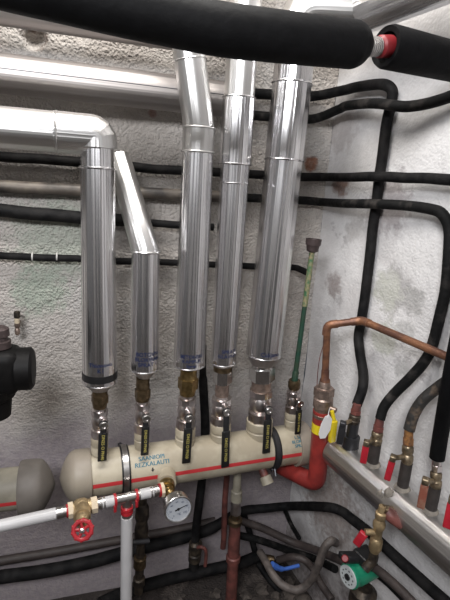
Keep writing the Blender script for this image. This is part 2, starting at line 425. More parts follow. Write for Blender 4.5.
mb = MB().box(V((-.10, RY+.03, 1.036)), (1, 0, 0), (0, 1, 0), (0, 0, 1), .96, .05, 2.06, .004)
dr = struct('added_dark_door_1', mb, 'leversteel')  # unseen door, added so the pipes reflect a dark band
h_ = obj('handle', MB().tube([V((.28, RY+.05, 1.05)), V((.28, RY+.10, 1.05)), V((.17, RY+.10, 1.05))], .01, 10), 'steel', dr)

# ------------------------------------------------------------------ clad pipes on walls
def bead(mb, p, t, r, k=0.0032): mb.torus(p, t, r, k, 28, 8)
def bk_line(pl, off): return [bk(x, y, off) for x, y in pl]

# long horizontal clad pipe, upper left
a = bk(-30, 71.5, .075); b = bk(229, 100, .075)
a.z = b.z = (a.z+b.z)/2+.002; a.x = LX+.01
t = thing('insulated_pipe', 'long level aluminium clad pipe along back wall near the top, behind the risers', 'pipe', a)
mb = MB().tube([a+(b-a)*k/12 for k in range(13)], 0.0465, 32); obj('jacket', mb, 'cladold', t)
mb = MB(); e = a+(b-a)*.30
mb.box((a+b)/2+V((0, -.0455, .004)), (b-a), (0, 1, 0), (0, 0, 1), (b-a).length, .002, .0022); obj('seam', mb, 'leversteel', t)

# topmost clad pipe behind the black foam, upper left
a = bk(-30, 3, .10); b = bk(229, 38, .10); a.z = b.z = (a.z+b.z)/2; a.x = LX+.01
t = thing('insulated_pipe', 'dull clad pipe high on back wall, mostly hidden behind the black foam pipe', 'pipe', a)
obj('jacket', MB().tube([a, (a+b)/2, b], 0.043, 28), 'cladold', t)
mb = MB(); bead(mb, (a+b)/2, b-a, .043); obj('seam', mb, 'bead', t)

# ------------------------------------------------------------------ manifold line
MA = bk(72, 476, .232); MBk = bk(308, 442, .186)
MA.z = MBk.z = (MA.z+MBk.z)/2
MD = (MBk-MA).normalized(); MR = 0.064
def man_at(X): return MA+MD*((X-MA.x)/MD.x)
def man_off(x, y):                     # the distance from the wall where pixel ray meets the manifold's vertical plane
    o = .2
    for _ in range(6): o = -man_at(bk(x, y, o).x).y
    return o
def riser_pt(x, y): return bk(x, y, man_off(x, y))

man = thing('manifold', 'long beige plastic manifold with red stripe carrying six valves', 'manifold', MA)
L_ = (MBk-MA).length
obj('body', MB().lathe(MA, MD, [(0.02, MR), (L_-.03, MR)], 40), 'beige', man)
CR = 0.0715
def dome(p, d, m_, parent, r=CR, ln=.044, skirt=.040):
    prof = [(-skirt, MR), (-skirt, r), (-skirt+.004, r+.001), (.0, r+.001), (.006, r-.001)]
    for k in range(1, 10):
        u = k/9; prof.append((.006+(ln-.006)*u, (r-.001)*(1-u**1.75)**0.75*0.985+1e-4))
    obj('end_cap', MB().lathe(p, d, prof, 40), m_, parent, smooth=50)
A0 = man_at(riser_pt(76, 475.5).x)
dome(A0, -MD, 'cap', man)
B0 = man_at(riser_pt(303, 442).x)
dome(B0, MD, 'cap', man, ln=.030)
# stripe: a thin band wrapped on the front of the body
def stripe(p, d, l0, l1, R, parent, ang0, ang1):
    mb = MB(); up = V((0, 0, 1)); f = d.cross(up).normalized(); f = f if f.y < 0 else -f
    n = 6; i0 = len(mb.v)
    for j in range(n+1):
        a_ = math.radians(ang0+(ang1-ang0)*j/n)
        for l in (l0, l1):
            mb.v.append(p+d*l+(f*math.cos(a_)+up*math.sin(a_))*(R+.0007))
    for j in range(n):
        q = i0+2*j; mb.f.append((q, q+1, q+3, q+2)); mb.uv.append(((0, 0),)*4)
    obj('stripe', mb, 'stripe', parent)
stripe(MA, MD, (A0-MA).dot(MD)+.042, (B0-MA).length-.035, MR, man, -3, 8)
VIEW = lambda p: (CAM-p).normalized()
def ink_on_man(body, x, y, size, up_shift, m_):
    c = man_at(riser_pt(x, y).x); v = VIEW(c); v = (v-MD*v.dot(MD)).normalized()
    ax = MD.cross(v).normalized(); ax = ax if ax.z > 0 else -ax
    # wrapped about the manifold axis: letters run along the axis
    vs, fs = text_geo(body, size); mb = MB(); k = 0
    for dx in (-.0004, .0004):
        i0 = len(mb.v)
        for q in vs:
            an = (q.y+up_shift)/MR
            mb.v.append(c+MD*(q.x+dx)+(v*math.cos(an)+ax*math.sin(an))*(MR+.0008+k*.0001))
        k += 1
        for f in fs: mb.f.append(tuple(i0+i for i in f)); mb.uv.append(tuple((0, 0) for _ in f))
    obj('lettering', mb, m_, man)
ink_on_man('SAANIOPI\nREZKALAUTI', 149, 465.5, .0172, .011, 'tealink')
ink_on_man('L Sport\nBLOKIRAN\nSPRAT 1', 292.5, 446, .0135, .004, 'tealink')
c = man_at(riser_pt(150, 465.5).x-.003); v = VIEW(c); v = (v-MD*v.dot(MD)).normalized(); ax = MD.cross(v); ax = ax if ax.z > 0 else -ax
mb = MB()
def mp_(dx, dy):
    an = dy/MR; return c+MD*dx+(v*math.cos(an)+ax*math.sin(an))*(MR+.0009)
for out in ([(-.005, -.013), (0, -.020), (.005, -.013)], [(-.0018, -.008), (-.0018, -.014), (.0018, -.014), (.0018, -.008)]):
    i0 = len(mb.v); mb.v += [mp_(*q) for q in out]; mb.f.append(tuple(range(i0, i0+len(out)))); mb.uv.append(tuple((0, 0) for _ in out))
obj('arrow_mark', mb, 'leversteel', man)

# second manifold at the left edge
a = bk(-60, 497, .235); b = bk(22, 487, .235); a.z = b.z = (a.z+b.z)/2; a = b-(b-a).normalized()*.75
t = thing('manifold', 'shade-darkened beige manifold end with grey cap at left edge, level with the long one', 'manifold', a)
d = (b-a).normalized()
obj('body', MB().lathe(a, d, [(0, .056), ((b-a).length, .056)], 36), 'beigedirtyshade', t)
prof = [(-.004, .056), (-.004, .070), (.0, .072), (.038, .072), (.046, .070)]
for k in range(1, 9):
    u = k/8; prof.append((.046+.04*u, .070*(1-u**1.6)**0.8+1e-4))
obj('end_cap', MB().lathe(b, d, prof, 40), 'capshade', t, smooth=50)
stripe(a, d, 0, (b-a).length-.006, .056, t, -12, 0)
# ------------------------------------------------------------------ risers and their valves
def along(xa, ya, xb, yb):
    return lambda y: xa+(xb-xa)*(y-ya)/(yb-ya)
def section(mb, xl, ys, seg=28, hexa=False, cap=True):
    """ys: list of (pixel row, pixel radius) along a plumb axis; adds one lathe"""
    P = [riser_pt(xl(y), y) for y, r in ys]
    d = (P[-1]-P[0]).normalized()
    prof = [((p-P[0]).dot(d), px(p, r)) for p, (y, r) in zip(P, ys)]
    mb.lathe(P[0], d, prof, 6 if hexa else seg, 0.3 if hexa else 0.0, cap)
    return mb
FV = V((0.10, -1, 0)).normalized()

risers = [
 dict(label='leftmost vertical clad riser with elbow at top and black band near its foot', xl=along(97.5, 165, 100, 381), bot=381, r=16.9, cone=(389, 9.0), text=('Thionovo\nK1', 362, .0160, 1)),
 dict(label='thin clad riser, second from left, with upper length tilted behind the first', xl=along(145.8, 250, 144.5, 368), bot=368, r=14.0, cone=(377, 6.5), text=('BOTOVNI\nBLOKIRAN\nSPRAT 1', 355, .0155, 5)),
 dict(label='third clad riser from left, with brass union below and two raised seams near top', xl=along(198, 150, 189.2, 364), bot=364, r=15.7, cone=(367, 11), text=('BETONSKI\nKAMPUS\nSprat', 356, .0145, 3)),
 dict(label='fourth clad riser from left, wider sleeve at top and narrower shaft below', xl=along(239, 98, 223.2, 362), bot=362, r=12.6, rt=14.6, cone=(365, 10), text=('SPRAT\nGLAVNI 1', 350, .0150, 8)),
 dict(label='widest clad riser at right end of the row, tapering into a cone above its valve', xl=along(284, 160, 264, 350), bot=354, r=17.5, rt=18.7, cone=(364, 11.5), text=('Calijano', 349, .0185, 8)),
]
def ringbead(mb, xl, y, r, k=.0030):
    p = riser_pt(xl(y), y); q = riser_pt(xl(y+20), y+20); bead(mb, p, q-p, px(p, r), k)

def finish(t, R, ytop):
    xl, yb, r = R['xl'], R['bot'], R['r']
    mb = MB(); n = 8
    section(mb, xl, [(ytop+(yb-ytop)*k/n, R.get('rt', r)+(r-R.get('rt', r))*k/n) for k in range(n+1)], 40, cap=False)
    ringbead(mb, xl, yb, r-.3, .0022)
    obj('jacket', mb, 'clad', t)
    obj('end_cone', section(MB(), xl, [(yb, r-.6), R['cone'], (R['cone'][0]+.5, R['cone'][1]-2)], 36), 'cladold', t)
    body, y, size, rot = R['text']
    p = riser_pt(xl(y), y); q = riser_pt(xl(y-30), y-30)
    v = VIEW(p); v = Matrix.Rotation(math.radians(rot*3), 3, 'Z') @ v
    mb = MB(); text_wrap(mb, body, size, p, q-p, v, px(p, r), .0002)
    obj('lettering', mb, 'blueink', t)

# 1: elbow riser
R = risers[0]; xl = R['xl']
foot = riser_pt(100, 381)
t = thing('insulated_pipe', R['label'], 'pipe', foot, None)
top = riser_pt(97.5, 132); he = bk(57, 132, -top.y); hl = bk(-25, 129, -top.y)
hz = (he.z+hl.z+top.z)/3; he.z = hl.z = top.z = hz; hl.x = LX+.01
rh = 0.0440
mb = MB().tube([hl, (hl+he)/2, he], rh+.0012, 36); bead(mb, he, he-hl, rh+.001); obj('jacket', mb, 'cladbright', t)
el = riser_pt(xl(148), 148)
path = [he-(he-hl).normalized()*.006]+fillet([he, V((el.x, el.y, he.z)), el], .055, 4)[1:]
mb = MB().tube(path, .0465, 36); obj('elbow', mb, 'cladbright', t, smooth=10)
mb = MB(); section(mb, xl, [(147, 16.2), (168, 16.6)], 40, cap=False); ringbead(mb, xl, 168, 16.8, .0034); ringbead(mb, xl, 147, 15.6, .002); obj('jacket', mb, 'clad', t)
finish(t, R, 168)
mb = MB(); section(mb, xl, [(370.5, R['r']+.35), (377, R['r']+.35)], 40, cap=False); obj('band', mb, 'blacktape', t)
# rivets of the elbow seam
mb = MB()
for y in (153, 158, 163):
    p = riser_pt(xl(y), y); pr = px(p, 15.7); dd = (Matrix.Rotation(math.radians(-72), 3, 'Z') @ VIEW(p)); dd.z = 0; dd.normalize()
    mb.lathe(p+dd*pr, dd, [(-.001, .0022), (.0012, .0018)], 8)
obj('rivets', mb, 'bead', t)
# 2
R = risers[1]; xl = R['xl']
t = thing('insulated_pipe', R['label'], 'pipe', riser_pt(143, 368)); finish(t, R, 251)
p = riser_pt(145.8, 251); q = bk(118.5, 158, .088)
r0 = px(p, 14.0)
mb = MB().tube([p+(riser_pt(xl(268), 268)-p), p, p+(q-p)*.3, p+(q-p)*.7, q], [r0*.97, r0*.985, r0*.95, r0*.9, r0*.88], 36); obj('tilted_jacket', mb, 'cladbright', t)
mb = MB(); ringbead(mb, xl, 251, 14.2, .003); obj('seam', mb, 'bead', t)
# 3
R = risers[2]; xl = R['xl']
t = thing('insulated_pipe', R['label'], 'pipe', riser_pt(189, 364)); finish(t, R, 152)
mb = MB(); section(mb, xl, [(128, 16), (152, 16)], 40, cap=False); ringbead(mb, xl, 152, 15.8); ringbead(mb, xl, 128, 15.8, .0026); obj('jacket', mb, 'cladbright', t)
p = riser_pt(xl(128), 128); q = riser_pt(187.5, 40); q2 = riser_pt(180, -40)
mb = MB().tube([p, (p+q)/2, q, q2, q2+(q2-q).normalized()*.25], px(p, 15.4), 40); e = p+(q-p)*.78; bead(mb, e, q-p, px(p, 15.4), .002); obj('upper_jacket', mb, 'cladbright', t)
# 4
R = risers[3]; xl = R['xl']
t = thing('insulated_pipe', R['label'], 'pipe', riser_pt(223, 362)); finish(t, R, 183)
mb = MB(); section(mb, xl, [(164, 14.8), (183, 14.6)], 40, cap=False); ringbead(mb, xl, 183, 14.6, .0026); obj('jacket', mb, 'clad', t)
mb = MB(); section(mb, xl, [(98, 16.2), (130, 16.2), (164, 16.2), (164.3, 14)], 40, cap=False); ringbead(mb, xl, 164, 16.1, .0026); ringbead(mb, xl, 98, 16.1, .0026); obj('sleeve', mb, 'clad', t)
p = riser_pt(xl(98), 98); q = riser_pt(xl(-60)+2, -60)
mb = MB().tube([p, (p+q)/2, q, q+(q-p).normalized()*.2], px(p, 15.3), 40); obj('upper_jacket', mb, 'cladbright', t)
# 5
R = risers[4]; xl = R['xl']
t = thing('insulated_pipe', R['label'], 'pipe', riser_pt(264, 350)); finish(t, R, 160)
mb = MB(); section(mb, xl, [(84, 19.6), (120, 19.5), (160, 19.2)], 40, cap=False); ringbead(mb, xl, 160, 19.2, .0028); obj('jacket', mb, 'clad', t)
p = riser_pt(xl(84), 84); q = riser_pt(xl(52), 52)
r5 = px(p, 19.6)
mb = MB().tube([p, (p+q)/2, q], r5, 40); bead(mb, p, q-p, r5, .003); obj('sleeve', mb, 'clad', t)
# elbow into the clad pipe that runs along the right wall
ra = rt(362, 14, .12); rb = rt(420, -9.5, .12); rz = 1.935
ra = fl(352, 16, rz); wo = (ra-C0).dot(NR)
d5 = RD
e0 = q+V((0, 0, .0)); top5 = V((q.x, q.y, rz))
s0 = C0+NR*wo+RD*(-q.y+.03); s0.z = rz
path = fillet([q, top5+V((.0, 0, 0)), s0], .07, 5)
obj('elbow', MB().tube(path, r5*.98, 36), 'cladbright', t, smooth=10)
e1 = C0+NR*wo+RD*2.6; e1.z = rz
t = thing('insulated_pipe', 'large clad pipe running along the right wall at the top, above the black foam', 'pipe', s0)
sb = s0+RD*.06; 
mb = MB().tube([s0+RD*.03, s0+RD*.3, s0+RD*1.0, e1], .053, 40); bead(mb, s0+RD*.42, RD, .053); obj('jacket', mb, 'clad', t)

# ---- ball valves
def lever_flat(parent, piv, pivd, tip, wpx, mat_grip, grip_from, text=None, thick=.006, sh_mat='leversteel', name='lever'):
    """flat lever hanging from piv to tip; pivd = direction of the stem"""
    d = (tip-piv); Ln = d.length; d.normalize()
    n = (pivd-d*pivd.dot(d)).normalized(); s = d.cross(n)
    wd = px(piv, wpx)
    mb = MB()
    c = piv+d*(Ln*grip_from*.5)
    mb.box(c, s, d, n, wd*.72, Ln*grip_from+.006, .003, .001)
    mb.lathe(piv-n*.002, n, [(0, wd*.52), (.0045, wd*.52)], 16)
    lev = obj(name, mb, sh_mat, parent)
    g0 = piv+d*Ln*grip_from; c = (g0+tip)/2
    obj('grip', MB().box(c, s, d, n, wd, (tip-g0).length, thick, thick*.35), mat_grip, lev)
    if text:
        mb = MB(); r_ = -d if False else d
        text_flat(mb, text, wd*.50, c+n*(thick/2), d, n.cross(d), .0002)
        obj('lettering', mb, 'yellowink', lev)
    return lev
valves = [
 # xl, parts, pivot, tip, lever width px, label
 dict(xl=along(100, 389, 99.5, 452), parts=[
   ('union_nut', 'brassdark', [(389.5, 7.4), (394, 7.4)], 0), ('union_nut', 'brassdark', [(394, 8.6), (402, 8.6)], 1), ('union_nut', 'brassdark', [(402, 7.4), (407, 6.8)], 0),
   ('body', 'nickel', [(407.00, 5.74), (409.61, 5.74), (409.90, 7.71), (414.83, 7.87), (415.41, 6.56), (417.44, 7.38), (421.50, 8.20), (425.56, 7.38), (427.88, 6.56), (428.46, 8.04), (436.00, 8.04)], 0)],
   out=[(436.00, 8.06), (436.60, 8.40), (443.20, 8.40), (444.00, 7.81), (445.20, 7.81), (446.00, 8.40), (452.00, 8.40), (453.20, 7.22), (460, 7.06)], piv=(103.5, 425), tip=(102, 461), w=9, label='black handled ball valve below the leftmost riser, under a dark brass nut'),
 dict(xl=along(143, 377, 141.5, 448), parts=[
   ('union_nut', 'brassdark', [(377.5, 6.8), (383, 6.6), (384, 6.9), (389, 6.6)], 0), ('union_nut', 'brassdark', [(389, 8.0), (397, 8.0)], 1), ('union_nut', 'brassdark', [(397, 7.4), (400, 6.8)], 0),
   ('body', 'nickel', [(400.00, 5.25), (402.79, 5.25), (403.10, 7.05), (408.37, 7.20), (408.99, 6.00), (411.16, 6.75), (415.50, 7.50), (419.84, 6.75), (422.32, 6.00), (422.94, 7.35), (431.00, 7.35)], 0)],
   out=[(431.00, 7.10), (431.48, 7.40), (436.76, 7.40), (437.40, 6.88), (438.36, 6.88), (439.00, 7.40), (443.80, 7.40), (444.76, 6.36), (452, 6.22)], piv=(146, 418), tip=(144.5, 455), w=8, label='black handled ball valve below the thin second riser, level with its neighbours'),
 dict(xl=along(189, 367, 184.5, 447), parts=[
   ('union_nut', 'brass', [(367.5, 8.6), (372, 8.3), (374, 8.3), (378, 8.8)], 0), ('union_nut', 'brass', [(378, 10.2), (388, 10.2)], 1), ('union_nut', 'brass', [(388, 8.4), (394, 7.8)], 0),
   ('body', 'nickel', [(394.00, 6.58), (396.97, 6.58), (397.30, 8.84), (402.91, 9.02), (403.57, 7.52), (405.88, 8.46), (410.50, 9.40), (415.12, 8.46), (417.76, 7.52), (418.42, 9.21), (427.00, 9.21)], 0)],
   out=[(427.00, 9.60), (427.60, 10.00), (434.20, 10.00), (435.00, 9.30), (436.20, 9.30), (437.00, 10.00), (443.00, 10.00), (444.20, 8.60), (456, 8.40)], piv=(189, 418), tip=(186, 463), w=9, label='black handled ball valve under the bright yellow brass union of the third riser'),
 dict(xl=along(223, 365, 220, 442), parts=[
   ('union_nut', 'brassdark', [(365.5, 9.5), (370, 9.5)], 0), ('union_nut', 'chrome', [(370, 9.7), (382, 9.7)], 1), ('tailpiece', 'bronze', [(382, 7.6), (386, 7.0), (395, 7.0)], 0),
   ('body', 'nickel', [(395.00, 7.14), (397.43, 7.14), (397.70, 9.59), (402.29, 9.79), (402.83, 8.16), (404.72, 9.18), (408.50, 10.20), (412.28, 9.18), (414.44, 8.16), (414.98, 10.00), (422.00, 10.00)], 0)],
   out=[(422.00, 9.98), (422.60, 10.40), (429.20, 10.40), (430.00, 9.67), (431.20, 9.67), (432.00, 10.40), (438.00, 10.40), (439.20, 8.94), (452, 8.74)], piv=(226.5, 412), tip=(225, 467), w=8.6, label='ball valve with longest black handle, below the fourth riser'),
 dict(xl=along(262.5, 361, 258.5, 444), parts=[
   ('union_nut', 'chrome', [(361.5, 10.5), (367, 10.5)], 0), ('union_nut', 'chrome', [(367, 13.2), (379, 13.2)], 1), ('tailpiece', 'bronze', [(379, 10.4), (384, 9.8), (392, 10.4)], 0),
   ('body', 'nickel', [(386.00, 8.26), (388.97, 8.26), (389.30, 11.09), (394.91, 11.33), (395.57, 9.44), (397.88, 10.62), (402.50, 11.80), (407.12, 10.62), (409.76, 9.44), (410.42, 11.56), (419.00, 11.56)], 0)],
   out=[(419.00, 12.67), (419.60, 13.20), (426.20, 13.20), (427.00, 12.28), (428.20, 12.28), (429.00, 13.20), (435.00, 13.20), (436.20, 11.35), (452, 11.09)], piv=(268.5, 410), tip=(266, 453), w=8.6, label='largest ball valve with black handle, below the widest riser'),
 dict(xl=along(294.5, 380, 291, 435), parts=[
   ('union_nut', 'brassdark', [(380, 5.6), (382, 6.2), (387, 6.2), (389, 5)], 0),
   ('body', 'nickel', [(389.00, 5.25), (390.98, 5.25), (391.20, 7.05), (394.94, 7.20), (395.38, 6.00), (396.92, 6.75), (400.00, 7.50), (403.08, 6.75), (404.84, 6.00), (405.28, 7.35), (411.00, 7.35)], 0)],
   out=[(411.00, 7.30), (411.48, 7.60), (416.76, 7.60), (417.40, 7.07), (418.36, 7.07), (419.00, 7.60), (423.80, 7.60), (424.76, 6.54), (445, 6.38)], piv=(299.5, 403), tip=(297.5, 434), w=6.6, label='small ball valve with black handle under the thin green air pipe'),
]
for i, R in enumerate(valves):
    xl = R['xl']; ys = [y for p in R['parts'] for y, r in p[2]]
    foot = riser_pt(xl(max(ys)), max(ys))
    t = thing('ball_valve', R['label'], 'valve', foot, 'ball valves along the manifold')
    merged = {}
    for nm, m_, prof, hx in R['parts']:
        mb = merged.setdefault((nm, m_), MB()); section(mb, xl, prof, 28, bool(hx))
        if nm == 'body':
            for lo, hi in ((2, 3), (9, 10)):
                section(mb, xl, [(prof[lo][0], prof[lo][1]*1.06), (prof[hi][0]-.4, prof[hi][1]*1.06)], 8)
        if hx:    # chamfer collars so the nut reads as a nut
            section(mb, xl, [(prof[0][0]-.6, prof[0][1]*.86), (prof[-1][0]+.6, prof[-1][1]*.86)], 24)
    for (nm, m_), mb in merged.items(): obj(nm, mb, m_, t)
    ax = riser_pt(xl(R['piv'][1]-4), R['piv'][1]-4)
    br = px(ax, 8.0 if i != 5 else 6.5)
    so = -ax.y+br+.022
    if i in (2, 3, 4): so = max(so, man_off(*R['tip'])+MR+.005)
    piv = bk(*R['piv'], so); tip = bk(*R['tip'], so+.004)
    base = V((piv.x, ax.y, piv.z))-FV*.0
    mb = MB().lathe(base, FV, [(0, .0095), (br+.006, .0095), (br+.006, .0075), ((piv-base).length+.002, .007)], 16)
    obj('stem', mb, 'nickel', t)
    lever_flat(t, piv, FV, tip, R['w'], 'grip', .22 if i not in (3,) else .34, ['DN25 O PN40', 'DN20 O PN40', 'DN32 O PN30', 'DN32 O PN30', 'DN40 O PN25', 'DN15 O PN40'][i])
    obj('lever_nut', MB().lathe(piv+FV*.002, FV, [(0, .0118), (.005, .0118), (.0065, .0105), (.0065, .0062), (.004, .0060)], 16), 'steel', t)
    # plastic outlet of the manifold
    obj('outlet', section(MB(), xl, R['out'], 30), 'beige', man)

# ---- pipe clamps of the manifold
for x, lab, m2 in ((124, 'pale steel pipe clamp around the manifold near its left end', 'steel'), (270, 'dark steel pipe clamp around the manifold between its last two valves', 'leversteel')):
    c = man_at(riser_pt(x, 470 if x < 200 else 447).x)
    t = thing('pipe_clamp', lab, 'clamp', c, 'clamps holding the manifold')
    obj('rubber_lining', MB().lathe(c, MD, [(-.012, MR+.0002), (-.012, MR+.004), (.012, MR+.004), (.012, MR+.0002)], 40, cap=False), 'blacktape', t)
    obj('band', MB().lathe(c, MD, [(-.0075, MR+.0035), (-.0075, MR+.0060), (.0075, MR+.0060), (.0075, MR+.0035)], 40, cap=False), m2, t)
    fr = V((0, -1, 0)); lo = c+V((0, -.044, -.050))
    obj('screw', MB().box(lo, MD, (0, -.7, -.7), (0, -.7, .7), .018, .014, .014, .002).lathe(lo+V((0, -.004, .012)), (0, -.6, -.8), [(0, .0045), (.03, .0045)], 8), 'leversteel', t)
    obj('bracket', MB().tube([c+V((0, .050, -.045)), V((c.x, .004, c.z-.06))], .008, 12), 'leversteel', t)
    if x < 200: obj('hanger', MB().tube([c+V((0, -.012, -.064)), c+V((0, .0, -.115)), V((c.x, 0.003, c.z-.135))], .009, 10), 'leversteel', t)

# ------------------------------------------------------------------ white pipe assembly with gauge in front of the manifold
gz = bk(165, 489, .335).z
L1 = lambda x: fl(x, 489+(165-x)*.2232, gz)
p0 = L1(166); p1 = L1(-25); ld = (p1-p0).normalized()
def seg_on(mb, xa, xb, r, seg=24, ph=0.0):
    a, b = L1(xa), L1(xb); mb.lathe(a, b-a, [(0, px(a, r)), ((b-a).length, px(b, r))], seg, ph)
    return mb
wp = thing('white_pipe', 'white plastic pipe run at left with press tee and a branch dropping to the floor', 'pipe', L1(53))
mb = MB(); qa = L1(56); mb.lathe(qa, ld, [(0, px(qa, 5.8)), (.62, px(qa, 5.8))], 24); obj('left_length', mb, 'white', wp)
obj('short_length', seg_on(MB(), 115, 102, 5.4), 'white', wp); obj('short_length', seg_on(MB(), 153, 140, 5.2), 'white', wp)
tee = L1(127); td = V((0, 0, -1))
mb = MB()
seg_on(mb, 67, 54, 5.3)
for x in (62.5, 58): seg_on(mb, x+1, x-1, 5.9)
obj('press_sleeve', mb, 'steel', wp)
mb = MB(); seg_on(mb, 106, 95, 5.2)
for x in (100.5, 104): seg_on(mb, x+.8, x-.8, 5.7)
obj('press_sleeve', mb, 'steel', wp)
mb = MB(); seg_on(mb, 140, 112, 4.6); mb.lathe(tee, td, [(0, px(tee, 4.8)), (.03, px(tee, 4.6))], 20)
obj('tee', mb, 'steel', wp)
mb = MB(); seg_on(mb, 160, 148, 5.0)
for x in (151, 156): seg_on(mb, x+.9, x-.9, 5.5)
obj('press_sleeve', mb, 'steel', wp)
for xa in (67.5, 96, 115, 136.5, 160):
    mb = MB(); seg_on(mb, xa+1.3, xa-1.3, 6.4); obj('red_ring', mb, 'red', wp)
for xa in (115, 136.5):
    mb = MB(); a = L1(xa); mb.box(a+V((0, -px(a, 4.4), -px(a, 5.8))), ld, (0, -1, 0), (0, 0, 1), .008, .010, .022, .002)
    obj('press_ear', mb, 'red', wp)
bt = tee+td*.028
mb = MB().lathe(bt, td, [(0, px(tee, 6.2)), (.006, px(tee, 6.4)), (.006, px(tee, 5.2)), (.014, px(tee, 5.2)), (.014, px(tee, 6.2)), (.020, px(tee, 6.2))], 24); obj('red_ring', mb, 'red', wp)
mb = MB().lathe(bt, td, [(.020, px(tee, 5.2)), (.045, px(tee, 5.2))], 24); obj('press_sleeve', mb, 'steel', wp)
mb = MB().lathe(bt, td, [(.032, px(tee, 6.0)), (.2, px(tee, 6.1)), (bt.z-.002, px(tee, 6.1))], 24); obj('drop_length', mb, 'white', wp)

# gate valve with red wheel
g = L1(82)
t = thing('gate_valve', 'brass gate valve with red handwheel on the white pipe', 'valve', g)
mb = MB(); seg_on(mb, 94, 70, 7.0); a_ = L1(87); mb.lathe(L1(88), ld, [(0, px(a_, 7)), (.008, px(a_, 9)), (.026, px(a_, 9)), (.034, px(a_, 7))], 24)
obj('body', mb, 'valvetan', t)
for xs in ((97, 91), (73, 68)):
    mb = MB(); seg_on(mb, xs[0], xs[1], 8.2, 8, .2); obj('end_nut', mb, 'cream', t)
w0 = fl(82, 530, gz); wdir = (bk(83, 531, .335+.06)-bk(82, 510, .335)); wc = fl(82.5, 530, gz+.012)
wdir = (wc-g).normalized(); wl = (wc-g).length
obj('bonnet', MB().lathe(g, wdir, [(0, .022), (wl*.45, .021), (wl*.45, .017), (wl*.62, .015), (wl*.66, .0125), (wl*.8, .011)], 20), 'valvetan', t)
obj('spindle', MB().lathe(g, wdir, [(wl*.7, .006), (wl+.006, .006)], 12), 'brass', t)
wn = (wdir*.45+VIEW(wc)*.75+V((-.12, 0, 0))).normalized()
wr = px(wc, 8.6)
mb = MB().torus(wc, wn, wr, .0052, 32, 10)
u = wn.orthogonal().normalized()
for k in range(5):
    e = Matrix.Rotation(2*math.pi*k/5+.3, 3, wn) @ u
    mb.tube([wc+e*.004, wc+e*wr], .0038, 8)
mb.lathe(wc-wn*.005, wn, [(0, .008), (.010, .008)], 14)
for k in range(10):
    e = Matrix.Rotation(2*math.pi*k/10, 3, wn) @ u
    mb.blob(wc+e*(wr+.002), .0055, k, 1, amp=0)
wh = obj('handwheel', mb, 'red', t)
obj('wheel_nut', MB().lathe(wc+wn*.003, wn, [(0, .006), (.006, .006), (.007, .003)], 6), 'steel', wh)

# stub out of the manifold, brass elbow, gauge
q0 = man_at(riser_pt(166, 470).x); el = L1(167)
sd = (el-q0).normalized()
el = el
obj('outlet', MB().lathe(q0, sd, [(.045, .0265), (.098, .0265), (.098, .02)], 26), 'beige', man)
t = thing('brass_elbow', 'yellow brass elbow fitting joining gauge, white pipe and manifold stub', 'fitting', el)
dl = (q0-el).length
mb = MB().lathe(q0, sd, [(.085, .0165), (.100, .0165), (.100, .0215), (.120, .0215), (.120, .0175), (dl+.012, .0175)], 20)
seg_on(mb, 168, 160, 6.2)
gc = fl(177, 506, gz-.010)
gdir = (gc-el).normalized()
mb.lathe(el, gdir, [(-.012, .016), (.015, .0155), (.017, .012), (.026, .011)], 18)
obj('body', mb, 'brass', t)
mb = MB(); seg_on(mb, 163.5, 160.5, 7.4, 8, .2); obj('end_nut', mb, 'cream', t)
th = math.radians(36); vb = VIEW(gc)
cr = ROT @ V((1, 0, 0)); cu_ = ROT @ V((0, 1, 0))
cr = (cr-vb*cr.dot(vb)).normalized(); cu_ = (cu_-vb*cu_.dot(vb)).normalized()
gn = (vb*math.cos(th)+(cr*.42-cu_*.9)*math.sin(th)).normalized()
gr = px(gc, 14.2)
gc = gc+gn*.012
t = thing('gauge', 'round white dial gauge in a steel case, under the manifold on the brass elbow', 'gauge', gc)
obj('case', MB().lathe(gc, gn, [(-.030, gr*.55), (-.026, gr*.93), (-.002, gr*.95), (-.002, gr), (.005, gr), (.006, gr*.97), (.0055, gr*.90), (.001, gr*.885)], 48), 'steel', t, smooth=40)
dl_ = obj('dial', MB().lathe(gc, gn, [(.0005, gr*.89), (.0018, gr*.89)], 48), 'dial', t)
gu = (cu_-gn*cu_.dot(gn)).normalized(); gu = Matrix.Rotation(math.radians(20), 3, gn) @ gu; gx = gu.cross(gn)
mb = MB()
for k in range(0, 33):
    a_ = math.radians(225-270*k/32); e = gx*math.cos(a_)+gu*math.sin(a_)
    ln_ = .10 if k % 4 == 0 else .05
    mb.box(gc+gn*.0020+e*gr*(.80-ln_/2), e, gn.cross(e), gn, gr*ln_, gr*.016, .0004)
for k, s_ in enumerate(('0', '20', '40', '60', '80', '100', '120')):
    a_ = math.radians(225-270*k/6); e = gx*math.cos(a_)+gu*math.sin(a_)
    text_flat(mb, s_, gr*.19, gc+gn*.0019+e*gr*.57, gx, gu)
obj('scale', mb, 'blueink', dl_)
mb = MB(); text_flat(mb, '°C', gr*.24, gc+gn*.0019-gu*gr*.42, gx, gu, .0002); obj('lettering', mb, 'blueink', dl_)
nd = (cr*.9+cu_*.42); nd = (nd-gn*nd.dot(gn)).normalized(); ns = gn.cross(nd)
mb = MB(); mb.prism([gc+gn*.0028+q for q in (-nd*gr*.25-ns*gr*.05, nd*gr*.68-ns*gr*.012, nd*gr*.68+ns*gr*.012, -nd*gr*.25+ns*gr*.05)], gn, .0006)
mb.lathe(gc+gn*.0024, gn, [(0, gr*.10), (.0016, gr*.09)], 14); obj('needle', mb, 'blacks', t)

